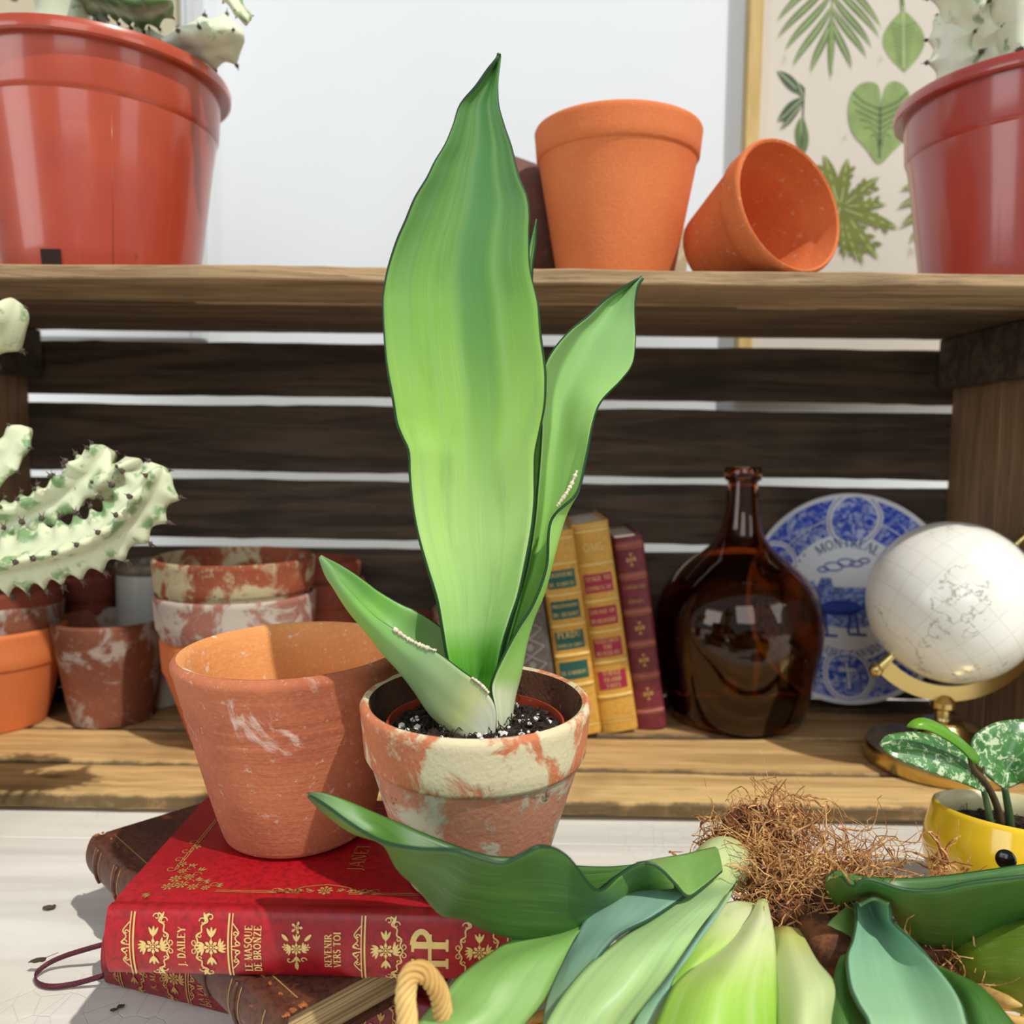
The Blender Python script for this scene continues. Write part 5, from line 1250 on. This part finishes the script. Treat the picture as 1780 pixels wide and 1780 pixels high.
LZ = leaf_mat('leaf_teal', [(0.0, (150, 190, 146)), (0.35, (136, 182, 142)), (0.7, (120, 170, 144)), (1.0, (130, 168, 110))], (160, 196, 160), 0.35, transl=.10, edge=(60, 96, 70))
def root_mass(parent, strands, seed, m, blobs=(), mdark=None, name='roots'):
    """strands: (centre, spread, count, length, radius, pull)"""
    rng = random.Random(seed); q = MB(); off = parent.location
    for (c, sp, cnt, ln, r, pull) in strands:
        for _ in range(cnt):
            p = c + Vector((rng.gauss(0, sp[0]), rng.gauss(0, sp[1]), rng.gauss(0, sp[2]))); d = Vector((rng.gauss(0, 1), rng.gauss(0, 1), rng.gauss(0, .7))).normalized(); pts = []; n = rng.randint(7, 13); st = ln * rng.uniform(.5, 1.5) / n
            for i in range(n):
                pts.append(p - off); d = (d + Vector((rng.gauss(0, .38), rng.gauss(0, .38), rng.gauss(0, .38))) + (c - p) * pull * rng.uniform(.2, 1.0)).normalized(); p = p + d * st
                if p.z < .002: p.z = .002 + rng.random() * .001; d.z = abs(d.z)
            r0 = r * rng.uniform(.45, 1.5); q.tube(pts, [r0 * (1 - .75 * i / (n - 1)) for i in range(n)], 4)
    return q.build(name, m, parent, None, kind='stuff')
t = NT('root_fibre'); n = t.noise(t.coord(), 60, 4, .7); n2 = t.noise(t.coord(), 420, 3); c = t.mix(t.mask(n, .30, .58), S(236, 188, 122), S(150, 94, 50)); c = t.mix(t.math('MULTIPLY', t.mask(n2, .55, .7), .5), c, S(234, 204, 150)); M_ROOT = t.fin(c, .85)
t = NT('root_dark'); n = t.noise(t.coord(), 90, 5, .7); c = t.mix(t.mask(n, .38, .66), S(74, 42, 26), S(130, 80, 46)); t.bump(n, .6, .003); M_ROOTD = t.fin(c, .95)
def clod(parent, cs, seed, m=None, name='root_clod'):
    q = MB(); off = parent.location; random.seed(seed)
    for (c, r) in cs:
        K, R_ = 20, 12; vs = []; c = c - off
        for i in range(R_ + 1):
            for k in range(K):
                th, a = pi * i / R_, 2 * pi * k / K; d = Vector((sin(th) * cos(a), sin(th) * sin(a), cos(th))); rr_ = 1 + .45 * noise.noise(d * 2.2 + Vector((seed, 0, 0))) + .25 * noise.noise(d * 7 + Vector((0, seed, 0)))
                vs.append(c + Vector((d.x * r[0], d.y * r[1], d.z * r[2])) * rr_)
        q.add(vs, [(i * K + k, i * K + (k + 1) % K, (i + 1) * K + (k + 1) % K, (i + 1) * K + k) for i in range(R_) for k in range(K)])
    return q.build(name, m or M_ROOTD, parent, 180)
def stem_tube(name, pts, radii, m, parent, flat=.8):
    off = parent.location; q = MB(); n = 24; P0 = spline([PY(*p) - off for p in pts], n); R_ = [cr([Vector((r, 0, 0)) for r in radii], (len(radii) - 1) * i / (n - 1)).x for i in range(n)]
    q.tube(P0, R_, 20); me = q.mesh(name); ul = me.uv_layers.new(name='UVMap')
    for lp in me.loops: i = lp.vertex_index // 20; a = lp.vertex_index % 20; ul.data[lp.index].uv = (.25 + .5 * abs(a / 10 - 1), i / (n - 1))
    return link(name, me, m, parent, None, 180)
GB = 'bare root snake plants in the basket'
# A: the large one, pointing left
pa = thing('bare_root_snake_plant', 'bare root snake plant whose long dark leaf reaches left across the planted pot', 'plant', PY(1262, 1515, .475), GB)
far = [(534, 1378), (560, 1378), (600, 1391), (643, 1410), (695, 1431), (748, 1453), (805, 1474), (853, 1487), (901, 1490), (950, 1497), (1000, 1504), (1060, 1506), (1120, 1500), (1180, 1490), (1240, 1474)]
bot = [(536, 1384), (560, 1408), (610, 1444), (664, 1464), (692, 1510), (728, 1545), (765, 1588), (806, 1597), (845, 1617), (905, 1632), (1000, 1630), (1060, 1592), (1120, 1576), (1190, 1572), (1262, 1560)]
nea = [(538, 1382), (566, 1400), (616, 1436), (669, 1464), (730, 1475), (792, 1477), (836, 1491), (875, 1499), (905, 1486), (942, 1470), (985, 1486), (1037, 1547), (1080, 1518), (1130, 1500), (1245, 1514)]
rows = []
for i, (f1, b1_, n1) in enumerate(zip(far, bot, nea)):
    t_ = i / 14; yb = .372 - .012 * sin(pi * min(1, t_ * 1.3)) + (.075 * max(0, (t_ - .65) / .35)); k = min(1, t_ * 3.2) * (1 - .5 * max(0, (t_ - .8) / .2))
    fl = .5
    rows.append([(f1[0], f1[1], yb + .024 * k), (f1[0] * .5 + b1_[0] * .5, f1[1] * .5 + b1_[1] * .5, yb + .016 * k), (b1_[0], b1_[1], yb + .006 * k), (b1_[0] * .5 + n1[0] * .5, b1_[1] * .5 + n1[1] * .5, yb - .018 * k), (n1[0], n1[1], yb - .036 * k)])
patch('leaf', rows, LQ, pa, 120, 22, .0015)
# curled flap near its base: lit upper side, then the dark underside below its crest
patch('leaf', [[(1106, 1501, .392), (1107, 1502, .390), (1108, 1503, .388)], [(1124, 1498, .400), (1126, 1499, .392), (1128, 1500, .386)], [(1145, 1494, .412), (1148, 1502, .398), (1150, 1512, .386)], [(1168, 1490, .424), (1172, 1512, .404), (1174, 1537, .388)], [(1190, 1486, .434), (1194, 1520, .412), (1196, 1558, .392)], [(1214, 1480, .446), (1220, 1510, .424), (1224, 1541, .404)], [(1246, 1473, .462), (1252, 1494, .444), (1256, 1514, .428)]], LT, pa, 60, 16, .0015)
patch('leaf', [[(1030, 1556, .390), (1032, 1565, .394), (1034, 1575, .398)], [(1050, 1540, .386), (1052, 1560, .394), (1054, 1582, .402)], [(1075, 1521, .385), (1078, 1548, .394), (1082, 1574, .404)], [(1108, 1502, .386), (1110, 1530, .396), (1114, 1560, .406)], [(1138, 1502, .388), (1142, 1525, .396), (1146, 1548, .404)], [(1168, 1528, .390), (1170, 1534, .394), (1172, 1542, .398)]], LQ, pa, 50, 12, .0015)
patch('leaf', [[(944, 1790, .345), (950, 1785, .345), (958, 1780, .345)], [(952, 1735, .355), (990, 1715, .352), (1022, 1690, .350)], [(978, 1675, .366), (1020, 1650, .362), (1070, 1630, .360)], [(1002, 1626, .376), (1060, 1606, .374), (1130, 1598, .375)], [(1030, 1585, .388), (1090, 1566, .392), (1180, 1566, .394)], [(1090, 1545, .402), (1150, 1540, .410), (1215, 1540, .412)], [(1160, 1530, .420), (1200, 1525, .430), (1245, 1520, .436)]], LR, pa, 60, 14, .0015)
patch('leaf', [[(930, 1830, .325), (1000, 1850, .322), (1060, 1840, .325)], [(960, 1760, .335), (1040, 1770, .328), (1094, 1780, .336)], [(1012, 1690, .348), (1090, 1705, .340), (1155, 1701, .350)], [(1070, 1640, .362), (1130, 1650, .354), (1204, 1632, .368)], [(1130, 1598, .382), (1180, 1604, .376), (1238, 1588, .392)], [(1185, 1560, .404), (1220, 1570, .398), (1264, 1556, .416)], [(1225, 1520, .440), (1250, 1535, .432), (1280, 1530, .446)], [(1244, 1478, .466), (1262, 1496, .456), (1276, 1500, .462)]], LS, pa, 70, 16, .0015)
patch('leaf', [[(700, 1830, .325), (780, 1850, .318), (870, 1850, .325)], [(728, 1778, .333), (800, 1790, .326), (905, 1790, .335)], [(765, 1736, .342), (840, 1745, .336), (945, 1740, .345)], [(800, 1698, .350), (870, 1700, .346), (970, 1690, .356)], [(845, 1664, .362), (910, 1662, .358), (990, 1650, .366)], [(905, 1627, .374), (960, 1630, .374), (1012, 1618, .378)], [(980, 1600, .390), (1010, 1600, .392), (1050, 1590, .394)]], LT, pa, 60, 14, .0016)
patch('leaf', [[(1085, 1830, .330), (1105, 1835, .326), (1122, 1830, .332)], [(1106, 1770, .338), (1130, 1772, .334), (1150, 1760, .342)], [(1150, 1706, .354), (1172, 1702, .350), (1186, 1690, .358)], [(1190, 1650, .370), (1206, 1645, .366), (1214, 1630, .374)], [(1236, 1592, .392), (1246, 1590, .388), (1252, 1580, .394)], [(1264, 1556, .412), (1270, 1552, .410), (1276, 1545, .414)]], LR, pa, 50, 10, .0015)
stem_tube('stem', [(1225, 1528, .450), (1245, 1510, .462), (1262, 1500, .474), (1276, 1496, .486)], [.0105, .0145, .0150, .0105], LX, pa)
rc = [PY(1300, 1462, .50), PY(1278, 1490, .495), PY(1345, 1440, .505), PY(1330, 1520, .48)]
clod(pa, [(PY(1298, 1475, .500), (.019, .014, .020)), (PY(1322, 1440, .505), (.018, .012, .011)), (PY(1330, 1510, .49), (.013, .010, .014))], 2)
root_mass(pa, [(rc[0], (.013, .009, .009), 230, .040, .00065, 24), (rc[1], (.010, .008, .010), 160, .034, .0006, 24), (rc[2], (.013, .008, .005), 120, .042, .0007, 16), (rc[3], (.010, .008, .012), 160, .045, .0005, 10), (PY(1390, 1430, .50), (.010, .008, .005), 26, .05, .0006, 4), (PY(1400, 1475, .49), (.014, .008, .010), 46, .05, .0005, 4), (PY(1232, 1425, .51), (.004, .006, .004), 5, .03, .0005, 4)], 5, M_ROOT)
# B: lime green leaves pointing at the viewer
pb_ = thing('bare_root_snake_plant', 'bare root plant with broad lime green leaves pointing at the viewer, centre of the basket', 'plant', PY(1325, 1575, .440), GB)
patch('leaf', [[(1168, 1716, .345), (1175, 1712, .346), (1184, 1700, .348)], [(1185, 1668, .362), (1205, 1682, .352), (1232, 1676, .360)], [(1205, 1625, .380), (1240, 1645, .366), (1284, 1637, .378)], [(1238, 1584, .404), (1276, 1604, .392), (1320, 1604, .400)], [(1272, 1569, .418), (1300, 1580, .412), (1324, 1584, .416)], [(1306, 1571, .428), (1314, 1573, .428), (1320, 1574, .428)]], LW, pb_, 50, 14, .0015)
patch('leaf', [[(1115, 1840, .312), (1230, 1850, .300), (1360, 1850, .318)], [(1142, 1780, .322), (1240, 1785, .308), (1358, 1785, .330)], [(1172, 1716, .338), (1255, 1720, .324), (1351, 1720, .346)], [(1210, 1680, .354), (1280, 1676, .342), (1349, 1672, .364)], [(1262, 1640, .376), (1305, 1632, .366), (1345, 1625, .384)], [(1300, 1600, .396), (1322, 1595, .392), (1338, 1592, .404)], [(1318, 1566, .420), (1326, 1564, .420), (1332, 1564, .424)]], LW, pb_, 60, 18, .0015)
clod(pb_, [(PY(1335, 1545, .445), (.010, .010, .010))], 7)
root_mass(pb_, [(PY(1335, 1545, .445), (.009, .007, .009), 130, .035, .00045, 12), (PY(1365, 1575, .44), (.010, .008, .010), 110, .04, .0005, 8)], 9, M_ROOT)
# C: cream green
pc_ = thing('bare_root_snake_plant', 'bare root plant with a single pale cream green leaf, just right of the lime one', 'plant', PY(1370, 1625, .420), GB)
patch('leaf', [[(1356, 1840, .316), (1400, 1846, .304), (1452, 1840, .318)], [(1354, 1780, .328), (1400, 1784, .314), (1449, 1780, .330)], [(1350, 1720, .346), (1398, 1722, .332), (1452, 1716, .344)], [(1347, 1670, .366), (1384, 1672, .354), (1420, 1672, .364)], [(1344, 1635, .386), (1372, 1636, .376), (1402, 1640, .386)], [(1346, 1614, .402), (1366, 1612, .396), (1388, 1616, .402)]], LX, pc_, 50, 16, .0015)
stem_tube('rhizome', [(1410, 1615, .415), (1430, 1640, .400), (1452, 1670, .385), (1470, 1690, .37)], [.009, .0125, .013, .009], M_ROOTD, pc_)
clod(pc_, [(PY(1375, 1600, .425), (.014, .010, .010)), (PY(1440, 1590, .43), (.016, .010, .014))], 11)
root_mass(pc_, [(PY(1390, 1590, .43), (.012, .008, .010), 150, .045, .0005, 8), (PY(1440, 1570, .44), (.014, .010, .012), 180, .045, .0005, 8), (PY(1430, 1640, .42), (.012, .007, .010), 60, .04, .0005, 8)], 13, M_ROOT)
# D: teal leaf plus long green leaf to the right
pd_ = thing('bare_root_snake_plant', 'bare root plant with a teal hooded leaf and a long green leaf running right', 'plant', PY(1490, 1560, .440), GB)
far = [(1441, 1522), (1450, 1514), (1461, 1514), (1490, 1522), (1526, 1526), (1582, 1526), (1650, 1520), (1717, 1511), (1785, 1501), (1880, 1490)]
bot = [(1435, 1537), (1440, 1556), (1456, 1572), (1484, 1562), (1520, 1558), (1560, 1601), (1605, 1644), (1660, 1656), (1716, 1650), (1790, 1614), (1880, 1590)]
bot = [(1436, 1537), (1441, 1556), (1458, 1573), (1490, 1562), (1536, 1566), (1580, 1628), (1638, 1653), (1700, 1653), (1785, 1616), (1880, 1590)]
nea = [(1440, 1530), (1452, 1526), (1464, 1524), (1482, 1541), (1508, 1528), (1571, 1545), (1627, 1546), (1690, 1533), (1785, 1522), (1880, 1512)]
rows = []
for i, (f1, b1_, n1) in enumerate(zip(far, bot, nea)):
    t_ = i / 9; yb = .415 - .02 * t_; k = min(1, .25 + t_ * 2.5)
    rows.append([(f1[0], f1[1], yb + .026 * k), (f1[0] * .5 + b1_[0] * .5, f1[1] * .5 + b1_[1] * .5, yb + .018 * k), (b1_[0], b1_[1], yb + .006 * k), (b1_[0] * .5 + n1[0] * .5, b1_[1] * .5 + n1[1] * .5, yb - .018 * k), (n1[0], n1[1], yb - .036 * k)])
patch('leaf', rows, LY, pd_, 110, 22, .0015)
patch('leaf', [[(1512, 1840, .305), (1600, 1850, .318), (1700, 1840, .310)], [(1510, 1780, .316), (1590, 1785, .332), (1682, 1780, .322)], [(1491, 1745, .324), (1575, 1745, .344), (1672, 1745, .330)], [(1477, 1712, .334), (1560, 1705, .358), (1652, 1710, .342)], [(1472, 1664, .350), (1545, 1660, .374), (1618, 1668, .356)], [(1482, 1634, .364), (1530, 1625, .388), (1586, 1634, .366)], [(1488, 1600, .380), (1516, 1592, .402), (1552, 1602, .378)], [(1487, 1572, .392), (1512, 1568, .404), (1548, 1580, .380)], [(1494, 1574, .384), (1520, 1562, .388), (1546, 1570, .376)]], LZ, pd_, 80, 20, .0015)
patch('leaf', [[(1440, 1840, .318), (1465, 1845, .312), (1505, 1840, .322)], [(1444, 1780, .328), (1470, 1782, .324), (1512, 1780, .334)], [(1448, 1730, .340), (1466, 1732, .338), (1492, 1735, .346)], [(1452, 1690, .352), (1466, 1688, .352), (1482, 1690, .358)], [(1462, 1664, .362), (1472, 1660, .362), (1482, 1658, .366)]], LY, pd_, 40, 12, .0015)
patch('leaf', [[(1438, 1607, .394), (1440, 1610, .394), (1442, 1614, .394)], [(1452, 1594, .400), (1460, 1612, .392), (1466, 1632, .388)], [(1472, 1575, .408), (1478, 1602, .400), (1480, 1640, .386)], [(1484, 1564, .414), (1490, 1590, .410), (1490, 1620, .400)]], LT, pd_, 30, 10, .0015)
patch('leaf', [[(1690, 1860, .322), (1740, 1850, .316), (1830, 1850, .330)], [(1684, 1800, .334), (1720, 1795, .330), (1770, 1790, .340)], [(1668, 1740, .350), (1695, 1735, .346), (1726, 1738, .354)], [(1644, 1702, .368), (1668, 1702, .364), (1694, 1710, .370)], [(1620, 1680, .380), (1634, 1682, .378), (1650, 1690, .380)]], LY, pd_, 40, 12, .0015)
root_mass(pd_, [(PY(1470, 1520, .455), (.018, .010, .005), 110, .045, .0006, 4), (PY(1500, 1515, .46), (.012, .008, .004), 50, .05, .0006, 3)], 17, M_ROOT)
# E: thick stemmed plant at the right edge
pe_ = thing('bare_root_snake_plant', 'bare root plant with a thick glossy green stem at the right edge of the basket', 'plant', PY(1680, 1690, .400), GB)
stem_tube('stem', [(1658, 1668, .408), (1680, 1678, .402), (1722, 1680, .392), (1775, 1682, .384), (1850, 1690, .372), (1930, 1700, .36)], [.0065, .0110, .0165, .0205, .0225, .016], LE, pe_)
clod(pe_, [(PY(1630, 1668, .405), (.016, .010, .010)), (PY(1660, 1700, .395), (.014, .010, .008))], 19)
root_mass(pe_, [(PY(1622, 1662, .410), (.013, .008, .008), 120, .035, .0005, 8), (PY(1656, 1696, .395), (.012, .008, .006), 90, .03, .0005, 8)], 23, M_ROOT)
# dry husk and a loose root tuft
q = MB(); q.tube([PY(1690, 1705, .386), PY(1720, 1730, .374), PY(1750, 1742, .366), PY(1776, 1748, .360)], [.0012, .0035, .0032, .0006], 6)
o = q.build('dry_husk', M_WICK, None, 180, label='dry straw coloured husk under the thick green stem at the right edge'); o['category'] = 'plant debris'
tf = thing('root_tuft', 'small loose tuft of roots lying against the front of the yellow pot', 'plant debris', PY(1640, 1515, .46)); root_mass(tf, [(PY(1636, 1500, .468), (.004, .004, .003), 26, .030, .0008, 3)], 29, M_ROOT)

# ------------------------------------------------------------------ yellow pot with a speckled plant
t = NT('yellow_glaze'); n = t.noise(t.coord(), 6, 2); M_YEL = t.fin(t.mix(t.mask(n, .4, .6), S(246, 206, 44), S(240, 196, 38)), 0.12, **{'Coat Weight': 0.4, 'Coat Roughness': 0.05})
M_YIN = plain('cream_glaze', (214, 206, 160), 0.25, 0.1, 60); M_BLK = plain('black_glaze', (14, 12, 12), 0.08)
yp = thing('potted_wax_plant', 'small speckled wax plant in a round yellow glazed pot with a black dot', 'potted plant', (.352, .550, .0005))
q = MB(); yo = [(0, 0), (.036, 0), (.040, .002), (.0505, .014), (.0580, .028), (.0612, .042), (.0605, .056), (.0575, .068), (.0560, .0735)]
yo = yo[:3] + [(p.x, p.y) for p in spline([(r, z, 0) for r, z in yo[2:]], 30)][1:]
q.lathe(yo + [(.0552, .0758), (.0538, .0765)], 128); q.build('pot', M_YEL, yp, 60)
q = MB(); q.lathe([(.0538, .0765), (.0525, .0758), (.0515, .072), (.0500, .068), (.0510, .064), (.052, .05), (.04, .02), (0, .018)], 96); q.build('pot_inside', M_YIN, yp, 60)
soil_disc(yp, .0512, .0615, .003, 260, 31)
e = PY(1748, 1499, .495) - yp.location; dv = Vector((e.x, e.y, 0)).normalized(); q = MB(); zz = .0570
for M_, rr_ in ((0, 1.0),):
    K = 24; vs = []
    for i in range(9):
        for k in range(K):
            a = 2 * pi * k / K; r_ = .0066 * i / 8; tx = Vector((-dv.y, dv.x, 0)); z_ = zz + r_ * sin(a)
            rad = next((yo[j][0] + (yo[j + 1][0] - yo[j][0]) * (z_ - yo[j][1]) / (yo[j + 1][1] - yo[j][1]) for j in range(len(yo) - 1) if yo[j][1] <= z_ <= yo[j + 1][1] and yo[j + 1][1] > yo[j][1]), .06) + .0009 * sqrt(max(0, 1 - (i / 8) ** 2)) - .0003
            s_ = r_ * cos(a); vs.append(dv * sqrt(max(0, rad * rad - s_ * s_)) + tx * s_ + Vector((0, 0, z_)))
    q.add(vs, [(i * K + k, i * K + (k + 1) % K, (i + 1) * K + (k + 1) % K, (i + 1) * K + k) for i in range(8) for k in range(K)])
q.build('eye_dot', M_BLK, yp, 180)
for o in yp.children:
    o.rotation_euler = (radians(-8), radians(3), 0); o.location = (0, 0, .0065)
t = NT('speckled_leaf'); uv = t.coord(kind='UV'); u, v, _ = t.sep(uv); n = t.noise(t.coord((1, 1, 1)), 190, 5, .75, .5); n3 = t.noise(t.coord(), 75, 3)
c = t.mix(t.mask(n3, .35, .65), S(52, 104, 48), S(74, 128, 62)); sp_ = t.mask(n, .535, .575); c = t.mix(t.math('MULTIPLY', sp_, .9), c, S(196, 214, 170)); sp2 = t.mask(t.noise(t.coord(), 60, 3, .5), .64, .66); c = t.mix(t.math('MULTIPLY', sp2, .8), c, S(186, 204, 172))
mid_ = t.math('ABSOLUTE', t.math('SUBTRACT', u, .5)); c = t.mix(t.math('MULTIPLY', t.math('SUBTRACT', 1.0, t.mask(mid_, .006, .02)), .5), c, S(150, 186, 120))
t.bump(n3, .2, .002); M_HOYA = t.fin(c, 0.3, **{'Coat Weight': 0.2})
M_HNEW = leaf_mat('young_leaf', [(0, (110, 170, 40)), (1, (84, 150, 36))], (130, 184, 50), .4, transl=.25, edge=(70, 130, 36), rough=.25); M_HSTEM = plain('green_stem', (66, 92, 52), .5, .2, 200); M_HST2 = plain('brown_stem', (84, 66, 44), .6, .2, 200)
patch('leaf', [[(1529, 1291, .548), (1530, 1293, .548), (1531, 1296, .548)], [(1544, 1278, .552), (1548, 1294, .546), (1552, 1316, .540)], [(1587, 1273, .556), (1592, 1302, .545), (1600, 1336, .538)], [(1629, 1280, .558), (1632, 1312, .546), (1640, 1351, .540)], [(1662, 1296, .557), (1664, 1330, .546), (1674, 1362, .542)], [(1684, 1318, .554), (1686, 1346, .548), (1694, 1370, .546)], [(1704, 1352, .551), (1704, 1364, .549), (1708, 1376, .549)], [(1713, 1374, .550), (1713, 1376, .550), (1713, 1379, .550)]], M_HOYA, yp, 50, 18, .0015)
patch('leaf', [[(1905, 1262, .560), (1906, 1266, .560), (1906, 1270, .560)], [(1862, 1252, .572), (1862, 1280, .558), (1868, 1306, .548)], [(1820, 1247, .578), (1815, 1290, .560), (1834, 1328, .546)], [(1780, 1250, .578), (1782, 1306, .562), (1806, 1344, .546)], [(1737, 1254, .575), (1762, 1322, .564), (1788, 1354, .548)], [(1704, 1270, .570), (1750, 1338, .564), (1772, 1361, .552)], [(1688, 1290, .564), (1744, 1352, .560), (1760, 1366, .554)], [(1694, 1322, .560), (1742, 1362, .557), (1752, 1369, .555)], [(1720, 1354, .557), (1742, 1369, .555), (1747, 1371, .555)]], M_HOYA, yp, 60, 18, .0015)
patch('leaf', [[(1576, 1262, .536), (1577, 1263, .536), (1578, 1264, .536)], [(1590, 1251, .538), (1591, 1258, .534), (1592, 1267, .532)], [(1610, 1250, .540), (1611, 1259, .534), (1612, 1270, .532)], [(1642, 1264, .541), (1641, 1273, .536), (1640, 1283, .534)], [(1672, 1286, .543), (1670, 1293, .539), (1666, 1300, .537)], [(1700, 1314, .546), (1692, 1318, .543), (1684, 1318, .541)], [(1700, 1328, .546), (1696, 1328, .545), (1692, 1328, .545)]], M_HNEW, yp, 50, 10, .0015)
q = MB(); lo = yp.location
def stm(pts, r, m, nm='stem'):
    q = MB(); sp = spline([PY(*p) - lo for p in pts], 16); q.tube(sp, r, 8); q.build(nm, m, yp, 180)
stm([(1708, 1370, .550), (1714, 1390, .550), (1719, 1415, .548), (1723, 1440, .548)], [.0018 + .0010 * k / 15 for k in range(16)], M_HSTEM)
stm([(1686, 1318, .545), (1693, 1338, .546), (1706, 1352, .548), (1722, 1376, .552), (1734, 1405, .554), (1740, 1435, .556)], [.0018 + .0010 * k / 15 for k in range(16)], M_HST2)
stm([(1702, 1352, .548), (1708, 1345, .548), (1710, 1332, .549)], .0009, M_HST2, 'side_shoot')
stm([(1746, 1368, .555), (1750, 1390, .555), (1755, 1420, .556), (1757, 1445, .557)], [.0022 + .0008 * k / 15 for k in range(16)], M_HSTEM)

# ------------------------------------------------------------------ crumbs on the table, cup at the corner
M_DEB = plain('debris', (74, 62, 46), .9, .3, 300)
for i, (px, py, s_, lab) in enumerate([(85, 1580, .0030, 'dark crumb of bark on the table, left of the book stack'), (198, 1757, .0016, 'tiny soil crumb on the table, the left one of a pair below the red books'), (209, 1751, .0016, 'tiny soil crumb on the table, the right one of a pair below the red books')]):
    p = PZ(px, py, .001); random.seed(i); q = MB(); q.blob((0, 0, s_ * .4), s_, 0, (1.5, .8, .5), .35); q.blob((s_ * .9, .001, s_ * .35), s_ * .6, 0, (1, 1, .6), .4)
    o = q.build('soil_crumb', M_DEB, None, None, p, lab); o['category'] = 'debris'
q = MB(); random.seed(3); p = PZ(72, 1668, .010)
q.blob((0, 0, 0), .0028, 0, (1.3, 1, .8), .5); q.blob((-.004, 0, -.001), .0020, 0, (1.5, .8, .5), .5); q.tube([(-.004, 0, 0), (-.008, 0, -.002)], .0004, 4); q.tube([(.002, 0, .001), (.010, .001, .004)], .0002, 4)
o = q.build('dried_bud', M_DEB, None, None, p, 'small dried leaf bit resting on the ribbon loop'); o['category'] = 'debris'
cup = thing('white_bowl', 'white glazed bowl only just showing at the lower left corner', 'bowl', Vector((-.335, .400, .0005)))
q = MB(); q.lathe([(0, 0), (.025, 0), (.028, .003), (.046, .020), (.052, .034), (.0525, .036), (.0505, .0355), (.045, .022), (.026, .006), (0, .005)], 72); q.build('body', plain('white_glaze_bowl', (236, 232, 220), .3, .02, 10), cup, 60)
